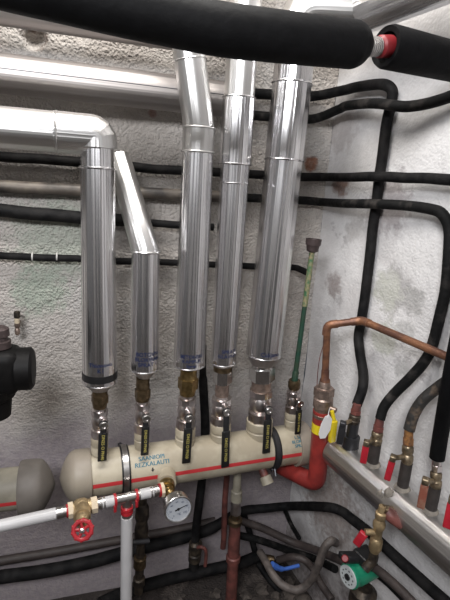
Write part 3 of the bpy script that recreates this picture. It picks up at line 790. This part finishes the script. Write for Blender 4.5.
# ------------------------------------------------------------------ black lagged pipes on the walls
def pipe1(name, label, pts, r, m_, cat='pipe', group=None, smooth_n=8, wobble=.0, seg=14, seed=0):
    pts = [V(p) for p in pts]
    if pts[0].x < -.22 and pts[0].y > -.2:          # carry on to the left wall
        d0 = (pts[0]-pts[1]); d0.y = 0; d0 = V((-1, 0, d0.z/abs(d0.x)*.3)); n0 = 11; ln0 = (pts[0].x-LX-.01)/n0
        pts = [pts[0]+d0*(ln0*k) for k in range(n0, 0, -1)]+pts
        if isinstance(r, list): r = [r[0]]*(smooth_n*n0)+r
    P = cat_rom(pts, smooth_n)
    if isinstance(r, list): r = (r+[r[-1]]*400)[:len(P)]
    if wobble: P = wob(P, wobble, 11, seed)
    return tag(obj(name, MB().tube(P, r, seg), m_, base=V(pts[0]), smooth=60), label, cat, group)
B = lambda x, y, o=.03: bk(x, y, o)
T = lambda x, y, o=.03: rt(x, y, o)
G1 = 'black lagged pipes crossing the back wall'
hz_l = [('lagged_pipe', 'topmost thin black pipe across the back wall at left, continuing onto the right wall',
   [B(-30, 154, .028), B(0, 157, .028), B(40, 159.5, .028), B(82, 162.5, .028), B(150, 168.5, .028), B(180, 170.5, .028), B(262, 174.5, .028), B(304, 177, .03), B(326, 177.5, .035), T(347, 177.2, .046), T(378, 176.5, .052), T(420, 178, .035), T(470, 180.5, .03), T(560, 186, .03), T(700, 196, .03)], .0135, 'hose')]
for nm, lb, pts, r, m_ in hz_l: pipe1(nm, lb, pts, r, m_, group=G1, wobble=.003)
pipe1('galvanised_pipe', 'weathered grey pipe crossing the back wall at left, between two black ones',
   [B(-30, 183.5, .026), B(0, 186.3, .026), B(40, 188.5, .026), B(82, 190.5, .026), B(150, 193.5, .026), B(180, 195, .026), B(232, 197.2, .026)], .0175, 'galv', group=None)
pipe1('lagged_pipe', 'lower of two black pipes from behind the risers, bending down the right wall',
   [B(226, 196.8, .026), B(262, 198.5, .028), B(304, 200.5, .03), B(322, 202, .035), T(346, 203.5, .046), T(375, 204, .052), T(405, 205.5, .036), T(430, 209, .03), T(442, 214, .03), T(449, 228, .02), T(449, 250, .02), T(446, 287, .02), T(440, 315, .02), T(432, 346, .022), T(424, 362, .035), T(410, 378, .045), T(394, 394, .06), T(384, 407, .075), T(380, 419, .085)], .0135, 'hosedusty', group='black pipes on the right wall')
pipe1('lagged_pipe', 'thick black pipe, third of four across the back wall, ending by the third riser',
   [B(-30, 207, .028), B(0, 210.5, .028), B(40, 214, .028), B(82, 217.5, .028), B(118, 220, .028), B(150, 222.5, .026), B(195, 226, .024), B(213, 227, .02)], [.0185]*34+[.0165, .0150, .0140, .0125]+[.0115]*19, 'hose', group=G1, wobble=.002)
lp = pipe1('lagged_pipe', 'lowest thin black pipe across the back wall, ending at the green air pipe',
   [B(-30, 252.5, .022), B(0, 255.5, .022), B(40, 257.5, .022), B(82, 259, .022), B(120, 261, .022), B(180, 263, .022), B(245, 266, .022), B(290, 267, .026), B(300, 269, .05), B(307, 272, .08)], .0105, 'hose', group=G1, wobble=.002)
for x in (32.5, 57):
    p = bk(x, 256.8, .022); d = (bk(x+10, 257.3, .022)-p)
    o = obj('clip', MB().lathe(p-d.normalized()*.002, d, [(0, .0125), (.004, .0125)], 18), 'lamp', lp)
pipe1('lagged_pipe', 'black pipe at upper right that bends down the right wall to the rearmost valve',
   [B(226, 91), B(262, 94), B(304, 96.5), B(322, 95, .032), T(344, 90.5, .034), T(357, 86.7, .03), T(376, 84.3, .03), T(386, 85.5, .03), T(392, 91, .022), T(391.5, 101, .02), T(386, 130, .02), T(376, 205, .02), T(363, 310, .02), T(358.5, 335, .022), T(360, 352, .035), T(363, 372, .045), T(362, 388, .06), T(357, 405, .075)], .0145, 'hose', group='black pipes on the right wall', wobble=.002)
pipe1('lagged_pipe', 'black pipe rising towards the right edge, just under the uppermost black pipe',
   [B(226, 112), B(262, 116), B(304, 119), B(318, 117.5, .034), T(338, 110, .05), T(349, 105.5, .052), T(376, 103.5, .058), T(395, 106, .058), T(408, 106.5, .05), T(427, 103, .04), T(450, 96.5, .035), T(480, 86, .035), T(560, 58, .03), T(660, 20, .03)], .0135, 'hosedusty', group='black pipes on the right wall', wobble=.003)

# black rising pipe between third and fourth riser
pipe1('lagged_pipe', 'upright black pipe on the back wall between third and fourth riser', [bk(203, 345, .04), bk(203, 380, .04), bk(205, 425, .05), bk(203, 470, .07), bk(197, 520, .10), bk(195, 545, .112)], [.0115]*8+[.0150]*33, 'hose')

# ------------------------------------------------------------------ green air pipe with funnel
t = thing('air_pipe', 'thin green corroded upright pipe with a brown cup at top, right of the widest riser', 'pipe', riser_pt(294.5, 380))
ga = riser_pt(294.5, 381); gb = riser_pt(312.5, 249)
obj('tube', MB().tube([ga, ga+(gb-ga)*.35, ga+(gb-ga)*.6], [.0085, .0078, .0075], 16), 'green', t)
obj('upper_tube', MB().tube([ga+(gb-ga)*.585, ga+(gb-ga)*.8, gb], [.0085, .0085, .008], 16), 'verdigris', t)
obj('collar', MB().lathe(ga, gb-ga, [(0, .0105), (.03, .0105), (.036, .0085)], 16), 'green', t)
ud = (gb-ga).normalized()
obj('cup', MB().lathe(gb-ud*.01, ud, [(0, .009), (.004, .017), (.022, .020), (.022, .0225), (.040, .0235), (.040, .019), (.02, .016)], 24), 'purple', t)

# ------------------------------------------------------------------ red pipe, its valve and copper line
ro = .295
bx = [bk(280, 462, .11), bk(317, 482, ro), bk(322.5, 410, ro)]
bx[1] = V((bx[1].x, -ro, bx[1].z))
bx[1].z -= .006; bx[0] = V((bx[1].x-.085, -.13, bx[1].z-.022))
rr = px(bx[1], 8.9)
t = thing('red_pipe', 'thick red painted pipe elbow rising beside the right end of the manifold', 'pipe', bx[1]-V((0, 0, rr)))
obj('pipe', MB().tube(fillet([bx[0], bx[1], bx[2]], .036, 10), rr, 32), 'redpaint', t)
xr_ = along(325, 380, 319.8, 440)
def rsec(mb, prof, seg=28, hx=False):
    P = [bk(xr_(y), y, ro) for y, r in prof]; d = (P[-1]-P[0]).normalized()
    mb.lathe(P[0], d, [((p-P[0]).dot(d), px(p, r)) for p, (y, r) in zip(P, prof)], 6 if hx else seg, .5 if hx else 0)
    return mb
obj('yellow_tape', rsec(MB(), [(422, 9.2), (431, 9.2)], 32), 'yellow', t)
t = thing('stop_valve', 'pinkish bronze union and stop valve on top of the red pipe, with yellow lever', 'valve', bk(323, 412, ro))
mb = rsec(MB(), [(380, 4.6), (382, 5.6), (387, 6.4), (388, 8.2)]); rsec(mb, [(388, 10.2), (395.5, 10.2)], hx=True); rsec(mb, [(387.4, 8.7), (396.4, 8.7)]); obj('union_nut', mb, 'bronze', t)
mb = rsec(MB(), [(396.5, 8.6), (398, 9.8), (406, 9.9), (407, 8.6), (412, 8.4), (413, 9.4), (416, 9.3), (417, 8.2), (420, 8.0)]); obj('body', mb, 'bronze', t)
a = bk(328, 410, ro+.03)
obj('stem', MB().lathe(a-FV*.03, V((.55, -.8, 0)), [(0, .012), (.03, .012), (.03, .009), (.045, .008)], 14), 'bronze', t)
pv = bk(332, 411, ro+.05)
obj('lever', MB().box((bk(334, 420, ro+.055)+bk(331.5, 442, ro+.055))/2, (bk(334, 420, ro+.055)-bk(331.5, 442, ro+.055)), (1, .2, 0), (0, -1, 0), .070, .022, .016, .003).tube([pv, bk(334, 420, ro+.055)], .006, 10), 'yellow', t)
pl = [bk(x, y, ro+.078) for x, y in ((325, 416.5), (329, 414.5), (332, 419), (330, 430), (325, 438), (320, 438.5), (318.5, 434), (321, 424))]
tg = tag(obj('paper_tag', MB().prism(pl, FV, .0012), 'paper', base=pl[0]), 'white paper tag hanging from the bronze stop valve', 'tag')
obj('string', MB().tube([bk(327.5, 418, ro+.081), bk(329, 411, ro+.07), bk(330, 408, ro+.05)], .0009, 6), 'paper', tg)
# copper
c0 = bk(324.8, 384, ro); c1 = bk(327.3, 325, ro); 
c2 = rt(362, 320.5, .08)
wo2 = (c2-C0).dot(NR)
c3 = c2+RD*.72; c3.z = c2.z
t = thing('copper_pipe', 'brown copper pipe bent from the stop valve and running along the right wall', 'pipe', c0)
cr_ = px(c1, 3.6)
obj('pipe', MB().tube(fillet([c0, c1, c2, c3], .022, 7), cr_, 18), 'copper', t)
for q, d1, d2 in ((c1, V((0, 0, -1)), (c2-c1)), (c2, (c1-c2), RD)):
    d1 = d1.normalized(); d2 = d2.normalized()
    obj('elbow', MB().tube(fillet([q+d1*.030, q, q+d2*.030], .021, 7), cr_*1.16, 18), 'copper', t)
obj('coupling', MB().lathe(c0, c1-c0, [(0, cr_*1.5), (.014, cr_*1.5), (.02, cr_*1.15), (.045, cr_*1.15)], 18), 'copper', t)
pipe1('wire', 'thin dark wire hanging loosely beside the copper pipe', [bk(325, 340, ro-.02), bk(319, 362, ro-.03), bk(317, 392, ro-.02), bk(321, 409, ro+.0)], .0012, 'rust', 'wire', seg=6)

# ------------------------------------------------------------------ clad header on the right wall and its valves
ho, hz0, hr = .085, .719, .050
h0 = C0+NR*ho+RD*.31; h0.z = hz0
h1 = C0+NR*ho+RD*2.2; h1.z = hz0
t = thing('header_pipe', 'large level aluminium clad pipe along the right wall under the red handled valves', 'pipe', h0)
mb = MB().tube([h0+(h1-h0)*k/14 for k in range(15)], hr, 40); obj('jacket', mb, 'cladheader', t)
for k in (1.2,): 
    mb = MB(); bead(mb, h0+RD*k, RD, hr, .0028); obj('seam', mb, 'bead', t)
# lumps of white sealing compound round each outlet
hv = [
 dict(base=(350, 447), top=(354, 423), sl=None, lev=((343, 424), (339.5, 444)), levm='leversteel', lw=7, hose=(357, 405), nut='rust', label='dark grimy valve, rearmost on the header, behind the yellow lever'),
 dict(base=(371.5, 468), top=(376, 444), sl=6.6, lev=((366.5, 443), (363, 463)), levm='redlever', lw=6.6, hose=(380, 419), nut='rust', label='red handled valve, second from the back on the header, below a black hose'),
 dict(base=(402, 489), top=(406, 462), sl=6.4, lev=((393, 458), (387, 480)), levm='redlever', lw=6.6, hose=(409, 428), nut='orange', label='red handled valve below the rust coloured hose end'),
 dict(base=(430.5, 510), top=(434.5, 486), sl=6.4, lev=((425.5, 481), (420.5, 508)), levm='woodlever', lw=7.6, hose=(437, 456), nut='nickel', label='valve with worn brown red lever below the thick straight black hose'),
 dict(base=(463, 533), top=(467, 505), sl=6.4, lev=((453, 500), (447, 528)), levm='redlever', lw=9, hose=(470, 470), nut='nickel', label='red handled valve cut off by the right edge of the picture'),
]
for R in hv:
    A = rt(*R['base'], ho); A.z = hz0+hr-.003
    top = rt(*R['top'], ho); top = V((A.x, A.y, top.z)); hs = rt(*R['hose'], ho); hs2 = hs
    t = thing('header_valve', R['label'], 'valve', A, 'valves standing on the right wall header')
    up = V((0, 0, 1)); ln_ = (top-A).length
    if R['sl']:
        sr = px(A, R['sl']*.86)
        obj('sleeve', MB().lathe(A, up, [(0, sr), (ln_*.5, sr*1.02), (ln_, sr), (ln_, sr*.6)], 24), 'sleeve', t)
        obj('sealant', MB().lathe(A+V((0, 0, .004)), up, [(-.004, sr*1.5), (.002, sr*1.35), (.005, sr*1.02)], 20), 'putty', t)
    else:
        sr = px(A, 5.5)
        obj('sleeve', MB().lathe(A, up, [(0, sr*1.5), (ln_*.45, sr*1.5), (ln_*.45, sr), (ln_, sr)], 20), 'leversteel', t)
    D = (hs-top); dn = D.normalized(); dl = D.length; sr = px(A, 4.6)
    mb = MB().lathe(top-dn*.004, dn, [(0, sr*1.0), (dl*.12, sr*1.25), (dl*.25, sr*1.25), (dl*.3, sr), (dl*.36, sr*1.2), (dl*.5, sr*1.2), (dl*.55, sr)], 20)
    obj('body', mb, 'valvegrim' if R['sl'] else 'darkbrown', t)
    mb = MB().lathe(top+dn*dl*.53, dn, [(0, sr*1.15), (dl*.18, sr*1.15)], 6).lathe(top+dn*dl*.68, dn, [(0, sr*.9), (dl*.12, sr*.95), (dl*.30, sr*.9), (dl*.36, sr*.85)], 18)
    obj('hose_nut', mb, R['nut'], t)
    sd = (NR*.75+RD*.65).normalized()
    pc = top+dn*dl*.18
    lo_ = ho+.045
    pv = rt(*R['lev'][0], lo_); tp = rt(*R['lev'][1], lo_)
    obj('stem', MB().tube([pc, pv], .0065, 12), 'valvegrim', t)
    d = (tp-pv); L0 = d.length; d.normalize(); n = (VIEW(pv)-d*VIEW(pv).dot(d)).normalized(); s_ = d.cross(n); wd = px(pv, R['lw'])
    lv = obj('lever', MB().box(pv, s_, d, n, wd*.9, .016, .018, .003), 'valvegrim' if R['sl'] else 'leversteel', t)
    obj('grip', MB().box(pv+d*(L0*.56), s_, d, n, wd, L0*.88, .009, .003), R['levm'], lv)
# hoses from those valves
pipe1('hose', 'curved hose with peeling brown lagging at the right edge', [rt(600, 420, .05), rt(520, 382, .045), rt(485, 369, .045), rt(464, 371, .045), rt(450, 379, .048), rt(436, 389, .055), rt(423, 400, .07), rt(414, 414, .08), rt(409, 430, .088)], .0138, 'mottled', 'hose')
pipe1('hose', 'thick straight black hose at the right edge above the worn brown lever', [rt(437, 458, ho), rt(441, 432, .09), rt(448, 392, .115), rt(456, 350, .122), rt(466, 300, .122), rt(486, 200, .12), rt(510, 80, .12), rt(530, -20, .12)], .0175, 'foam', 'hose')

pipe1('hose', 'black hose rising outside the right edge from the last red handled valve', [rt(470, 471, ho), rt(478, 440, .10), rt(492, 390, .122), rt(530, 260, .122), rt(550, 180, .12)], .0145, 'hose', 'hose')

# ------------------------------------------------------------------ big black foam pipes in front
fd = [(-40, -33, .64), (0, -20, .66), (60, -6, .672), (120, 8.5, .69), (180, 21.5, .708), (225, 30.5, .722), (270, 36, .742), (310, 40.5, .764), (338, 43.2, .782), (350, 44.6, .79), (356, 45.4, .794), (362, 46.2, .797), (368, 47, .80)]
pts = [CAM+ray(x, y)*t_ for x, y, t_ in fd]; pts = [pts[0]+(pts[0]-pts[1]).normalized()*.3]+pts
t = thing('foam_pipe', 'big black foam lagged pipe sweeping across the top, nearest to the viewer', 'pipe', pts[0])
pp = cat_rom(pts, 5); rs = []
for i, p in enumerate(pp):
    k = i/(len(pp)-1); r = .0390-.0005*k
    e = (pp[-1]-p).length
    if e < .034: r *= math.sqrt(max(.25, 1-(1-e/.034)**2*.80))
    rs.append(r)
obj('insulation', MB().tube(pp, rs, 40), 'foam', t)
q = CAM+ray(352, 47.3)*.792; qd = (CAM+ray(386, 46.5)*.828-q).normalized()
ln_ = (CAM+ray(392, 46.5)*.833-q).length
prof = [(0, .012), (ln_*.35, .012)]
for k in range(6): prof += [(ln_*(.35+.05*k), .0165), (ln_*(.375+.05*k), .0165), (ln_*(.375+.05*k), .0125), (ln_*(.40+.05*k), .0125)]
fit = obj('fitting', MB().lathe(q, qd, prof, 20), 'steel', t)
obj('gasket', MB().lathe(q, qd, [(ln_*.66, .015), (ln_*.70, .019), (ln_*.95, .019), (ln_*.98, .012)], 24), 'gasket', t)
s0_ = CAM+ray(386, 46.5)*.832; s1_ = CAM+ray(462, 64)*.93
t = thing('foam_pipe', 'black foam lagged pipe at upper right, past the red ringed threaded fitting', 'pipe', s0_)
d = (s1_-s0_); dn = d.normalized(); ln2 = d.length
rA = .0375
obj('insulation', MB().lathe(s0_, dn, [(.02, .024), (.0, .025), (-.002, rA*.92), (.006, rA), (ln2*.5, rA*.98), (ln2, rA*.96)], 40), 'foam', t, smooth=50)

# ------------------------------------------------------------------ left edge: black motor, wall nipple
t = thing('pump_motor', 'black motor housing with a brown knob on top at the left edge', 'motor', bk(2, 415, .34))
mo = .34
c = bk(-7, 370, mo); X = V((1, 0, 0)); Y = V((0, -1, 0)); Z = V((0, 0, 1))
obj('housing', MB().box(c, X, Y, Z, px(c, 52), .09, px(c, 46), .022), 'motor', t)
obj('foot', MB().lathe(bk(-8, 386, mo), -Z, [(0, px(c, 24)), (.025, px(c, 21)), (.03, px(c, 18)), (.075, px(c, 16))], 28), 'motor', t)
obj('flange', MB().lathe(bk(-4, 370, mo)+X*.045, X, [(0, .050), (.030, .050), (.036, .042)], 28), 'motor', t)
obj('knob', MB().lathe(bk(0, 347, mo), Z, [(0, .024), (.016, .024), (.018, .018), (.026, .017), (.028, .022), (.044, .021), (.050, .012)], 24), 'purple', t)
t = thing('wall_nipple', 'small dark and cream pipe nipple sticking out of the back wall at left', 'fitting', bk(17, 333, .04))
no = .045
P = lambda y: bk(17+(y-314)*.02, y, no)
def nsec(mb, prof):
    p0 = P(prof[0][0]); 
    mb.lathe(p0, P(prof[-1][0])-p0, [((P(y)-p0).length, px(p0, r)) for y, r in prof], 14); return mb
obj('cap', nsec(MB(), [(311, 2.0), (312, 3.0), (317, 3.2), (318, 2.4)]), 'darkbrown', t)
obj('ring', nsec(MB(), [(318, 2.2), (319, 2.5), (323, 2.5)]), 'cream', t)
obj('body', nsec(MB(), [(323, 2.6), (326, 2.8), (328, 1.8), (330, 2.7), (333, 2.6), (335, 1.6)]).tube([P(326), V((P(326).x, .0, P(326).z))], .004, 8), 'bronze', t)

# ------------------------------------------------------------------ pipes below the manifold
def stack(t, pts, off, secs):
    for nm, m_, ys in secs:
        P = [bk(pts(y), y, off) for y, r in ys]; d = (P[-1]-P[0]).normalized()
        obj(nm, MB().lathe(P[0], d, [((p-P[0]).dot(d), px(p, r)) for p, (y, r) in zip(P, ys)], 18), m_, t)
t = thing('drain_pipe', 'old dark pipe with valve bodies below manifold, just behind the white drop pipe', 'pipe', bk(138, 590, .2))
xs_ = along(144, 475, 138.5, 590)
stack(t, xs_, .215, [('pipe', 'darkbrown', [(484, 4.2), (592, 4.4)]), ('valve_body', 'darkbrown', [(503, 4), (507, 6.5), (516, 7.2), (522, 5.4), (528, 7), (540, 6.6), (545, 4)]), ('collar', 'brassdark', [(556, 4.6), (557, 6.4), (566, 6.4), (567, 4.6)]), ('collar', 'darkbrown', [(577, 4.6), (578, 6.0), (584, 6.0), (585, 4.6)])])
a = bk(148, 541, .24)
obj('lever', MB().tube([bk(140, 541, .22), a, bk(126, 543, .25)], [.009, .008, .007], 10), 'leversteel', t)
t = thing('hose_valve', 'small dark valve with hanging lever on the upright black pipe below the manifold', 'valve', bk(194, 574, .06))
stack(t, along(196, 540, 193, 576), .115, [('body', 'darkbrown', [(541, 4.5), (543, 6.6), (550, 6.8), (553, 5), (554, 6.4), (560, 6.2), (561, 4.5)]), ('tail', 'hose', [(559, 5.0), (569, 5.2)])])
obj('lever', MB().tube(cat_rom([bk(195, 548, .125), bk(201, 547, .145), bk(205.5, 550, .15), bk(206, 558, .15), bk(205, 566, .15)], 4), .006, 10), 'rust', t)
t = thing('return_pipe', 'red brown pipe dropping from the manifold to the floor, beige at its top', 'pipe', bk(231, 600, .2))
xs_ = along(238, 468, 231, 600)
stack(t, xs_, .19, [('beige_tail', 'beigedirtyshade', [(470, 3.8), (490, 4.4), (491, 5.6), (500, 5.8), (501, 4.2)]), ('fitting', 'nickel', [(500, 4.8), (503, 5.6), (506, 4.8), (510, 5.4), (513, 5.2)]), ('collar', 'brassdark', [(513, 5), (518, 5), (519, 7), (523, 7), (524, 5.2)]),
   ('pipe', 'rust', [(522, 5.4), (540, 6), (555, 6), (556, 7.2), (560, 7.2), (561, 5.6), (608, 5.6)])])
pipe1('pipe', 'dark red pipe close behind the red brown return pipe', [bk(228, 465, .1), bk(225, 500, .1), bk(224, 535, .1), bk(223, 548, .105)], .0105, 'rust', 'pipe')
# stub pointing at viewer below the manifold
sa = man_at(riser_pt(254, 455).x); sb = bk(268, 484, .265)
t = thing('drain_stub', 'open ended brown stub poking out below the manifold, right of the return pipe', 'fitting', sb)
d = (sb-sa); dl = d.length
obj('tail', MB().lathe(sa, d, [(.05, .013), (dl-.02, .013)], 16), 'rust', t)
obj('socket', MB().lathe(sa, d, [(dl-.026, .014), (dl-.024, .019), (dl, .0195), (dl, .011), (dl-.02, .010)], 20), 'beigedirtyshade', t)

# ------------------------------------------------------------------ hoses along the foot of the wall
pipe1('conduit', 'long brown pipe along the foot of the back wall, above the thick black hose', [bk(-40, 568, .02), bk(0, 561, .02), bk(60, 551, .02), bk(120, 540, .02), bk(180, 529, .02), bk(215, 521, .02)], .0150, 'hosebrown', 'pipe')
pts_ = [bk(-40, 583, .06), bk(0, 577, .055), bk(45, 571, .055), bk(90, 562, .055), bk(130, 551, .05), bk(170, 541, .05), bk(205, 531, .05), bk(226, 520, .055), bk(243, 511, .055), bk(268, 508, .065), bk(292, 506, .09), rt(326, 507, .07), rt(341, 511, .055), rt(352, 519, .05), rt(372, 535, .05), rt(400, 561, .05), rt(440, 597, .05), rt(480, 632, .05)]
pipe1('hose', 'long black hose along the wall foot from left edge, arching on below the red pipe', pts_, [.0215]*44+[.0200]*8+[.0180]*8+[.0165]*8+[.0155]*80, 'hose', 'hose')
pipe1('hose', 'thick dark hose low down, passing behind the white drop pipe to the return pipe', [bk(100, 604, .22), bk(131, 590, .17), bk(165, 580, .13), bk(200, 572, .12), bk(240, 563, .12), bk(258, 556, .10)], .0200, 'hose', 'hose')
pipe1('hose', 'brown dusty hose slanting right from behind the return pipe towards the pump', [bk(238, 520, .10), bk(262, 528, .12), bk(290, 541, .16), bk(314, 549.5, .25), rt(342, 561, .07), rt(360, 571, .07)], .0135, 'hosebrown', 'hose')
pipe1('hose', 'dark hose slanting below the brown one towards the green pump', [bk(238, 535, .13), bk(262, 541, .15), bk(290, 551, .15), bk(314, 558.5, .19), rt(335, 569, .055)], .0125, 'hosedusty', 'hose')
pipe1('hose', 'black hose hanging diagonally from the wall below the manifold', [bk(243, 512, .05), bk(252, 540, .06), bk(258, 562, .08), bk(268, 578, .12), fl(280, 592, .016)], .0115, 'hose', 'hose')
pipe1('hose', 'short black hose slanting down the corner below the red pipe', [bk(284, 508, .04), bk(291, 524, .04), rt(299, 538, .035)], .0085, 'hosedusty', 'hose')
pipe1('hose', 'grey hose bent into an open loop left of the green pump', [bk(336, 543, .36), bk(331, 541, .37), bk(324, 549, .37), bk(318, 566, .36), bk(310, 581, .34), bk(298, 590, .33), bk(284, 586, .31), bk(273, 575, .27), bk(266, 562, .22), bk(260, 552, .17)], .0130, 'hosegrey', 'hose')
pipe1('hose', 'brown hose curving inside the grey loop at the floor', [bk(278, 560, .16), bk(292, 557, .20), bk(304, 560, .23), bk(313, 569, .25), rt(321, 584, .06), rt(332, 600, .06)], .0125, 'hosebrown', 'hose')
pipe1('hose', 'grey hose emerging from behind the green pump along the right wall foot', [rt(352, 556, .12), rt(372, 566, .14), rt(392, 582, .14), rt(414, 604, .14), rt(440, 634, .14)], .0115, 'hosebrown', 'hose')
pipe1('hose', 'black hose under the grey one at the foot of the right wall', [rt(360, 566, .07), rt(380, 574, .08), rt(404, 596, .08), rt(430, 624, .08)], .0150, 'hose', 'hose')
t = thing('blue_valve', 'small brass valve with a blue lever among the hoses on the floor', 'valve', bk(272, 562, .18))
obj('body', MB().lathe(bk(262, 560, .17), bk(276, 560, .19)-bk(262, 560, .17), [(0, .014), (.012, .018), (.03, .017), (.045, .013)], 14), 'brassdark', t)
pv = bk(276, 566, .235)
obj('lever', MB().tube(cat_rom([bk(272, 564.5, .235), bk(277, 567.5, .235), bk(284, 569, .235), bk(299, 565.5, .235)], 4), [.011]*5+[.009]*3+[.0062]*5, 10), 'blue', t)
obj('stem', MB().tube([bk(271, 561, .19), pv], .007, 8), 'brassdark', t)

# brass drain valve under the header
vo = .165
t = thing('drain_valve', 'yellow brass valve with red lever hanging under the clad header', 'valve', rt(372, 550, vo))
va, vb_ = rt(382.5, 506, vo), rt(374, 553, vo)
HX = h0+RD*(va-h0).dot(RD)
d = vb_-va; dl = d.length; k = px(va, .86)
obj('body', MB().lathe(va, d, [(0, k*4), (dl*.12, k*4.5), (dl*.14, k*6.4), (dl*.24, k*6.4), (dl*.27, k*5), (dl*.36, k*7.4), (dl*.44, k*7.0), (dl*.47, k*5.6), (dl*.66, k*5.4), (dl*.7, k*7.4), (dl*.88, k*7.8), (dl*.95, k*6), (dl, k*4.6)], 20), 'valvetan', t)
obj('nipple', MB().tube([va+d*.06, V((HX.x, HX.y, hz0-.01))], [.011, .012], 14), 'brassdark', t)
obj('tail', MB().tube([vb_-d*.05, vb_+d*.18, vb_+d*.26+V((-.02, 0, -.01))], .012, 14), 'darkbrown', t)
pv = rt(365, 532, vo+.03)
lv = obj('lever', MB().tube([va+d*.55, pv], .008, 12), 'valvetan', t)
tp = rt(356.5, 544, vo+.035); dd = tp-pv; L0 = dd.length; dd.normalize(); n = (VIEW(pv)-dd*VIEW(pv).dot(dd)).normalized()
obj('grip', MB().box(pv+dd*L0*.55, dd.cross(n), dd, n, px(pv, 8.5), L0*.95, .012, .004), 'redlever', lv)
# tap stub with wing, right of it
t = thing('drain_fitting', 'rusty red brown tapered fitting under the header beside the brass drain valve', 'fitting', rt(392, 520, .10))
obj('body', MB().lathe(rt(386, 510, .150), rt(399, 525, .135)-rt(386, 510, .150), [(0, .013), (.015, .017), (.028, .014), (.05, .007)], 12), 'rust', t)
# sealing compound dripping over the header
mb = MB()
for k_, (x, y) in enumerate(((381, 494), (386, 498), (383, 503), (389, 493), (378, 500))):
    p = rt(x, y, ho+hr*.72); mb.blob(p, .011, k_, 2, (1, .8, 1.5), .3)
tag(obj('sealant', mb, 'putty', base=rt(383, 498, ho+hr)), 'smear of white sealing compound on the header above the brass drain valve', 'sealant')

# green circulating pump
pc = CAM+ray(347.5, 577)*1.20
vb = VIEW(pc); k = px(pc, 1.06)
cr = ROT @ V((1, 0, 0)); cu_ = ROT @ V((0, 1, 0))
fd_ = (vb*.62-cr*.78-cu_*.36).normalized()
pb = pc-fd_*.0875
t = thing('circulating_pump', 'small green circulating pump with pale round face plate near the bottom right', 'pump', pb)
obj('motor', MB().lathe(pb, fd_, [(-.004, k*9), (0, k*11), (.060, k*11.6), (.066, k*10.2), (.072, k*10.2), (.074, k*11.4), (.082, k*11.4), (.084, k*10.6)], 32), 'pumpgreen', t)
fp = obj('face_plate', MB().lathe(pb, fd_, [(.0835, k*10.4), (.0875, k*10.2)], 32), 'plate', t)
obj('vent_plug', MB().lathe(pb, fd_, [(.087, k*3.2), (.091, k*3.0), (.0915, k*1.4), (.089, k*1.2)], 18), 'blacks', fp)
mb = MB(); uu = (V((0, 0, 1))-fd_*fd_.z).normalized(); ux = uu.cross(fd_)
for j in range(10):
    a_ = 2*math.pi*j/10+.2; e = ux*math.cos(a_)+uu*math.sin(a_)
    mb.box(pb+fd_*.0878+e*k*6.8, e.cross(fd_), e, fd_, k*1.6, k*1.1, .0006)
obj('plate_marks', mb, 'leversteel', fp)
bc = pb+fd_*.032+uu*(k*11+.013)
obj('terminal_box', MB().box(bc, fd_, uu, ux, .052, .030, .050, .006), 'blacks', t)
kn = CAM+ray(351, 563.5)*1.225
obj('switch_arm', MB().box((bc+CAM+ray(345, 558)*1.20)/2, CAM+ray(344, 556.5)*1.20-bc, uu, ux, (CAM+ray(344, 556.5)*1.20-bc).length+.02, .022, .030, .006), 'blacks', t)
sp = CAM+ray(345, 558.5)*1.178
obj('speed_knob', MB().lathe(sp, VIEW(sp), [(-.004, .0090), (.004, .0090), (.006, .007)], 18), 'gasket', t)
vl = CAM+ray(363, 596)*1.27
obj('volute', MB().lathe(vl+V((0, 0, .03)), (0, 0, -1), [(0, .022), (.012, .036), (.05, .038), (.07, .026), (.12, .022)], 24), 'darkbrown', t)

# rubble on the floor
RG = 'mortar rubble on the floor'
n = 0
for (x, y, r) in ((262, 590, .022), (246, 596, .018), (300, 578, .018), (290, 596, .02), (310, 597, .024), (215, 594, .018), (380, 596, .02), (388, 588, .026), (335, 597, .02), (180, 598, .016), (120, 596, .014), (40, 597, .014), (325, 586, .018), (276, 596, .016)):
    p = fl(x, y, r*.6)
    if p.y > -.03: p.y = -.04
    e_ = (p-C0).dot(NR)
    if e_ < .04: p = p+NR*(.045-e_)
    o = obj('rubble_lump', MB().blob(p, r, n, 2, (1.2, 1, .75), .35), 'rubble', base=p, smooth=25)
    tag(o, 'rough lump of mortar rubble lying on the dark floor at the bottom', 'rubble', RG); n += 1
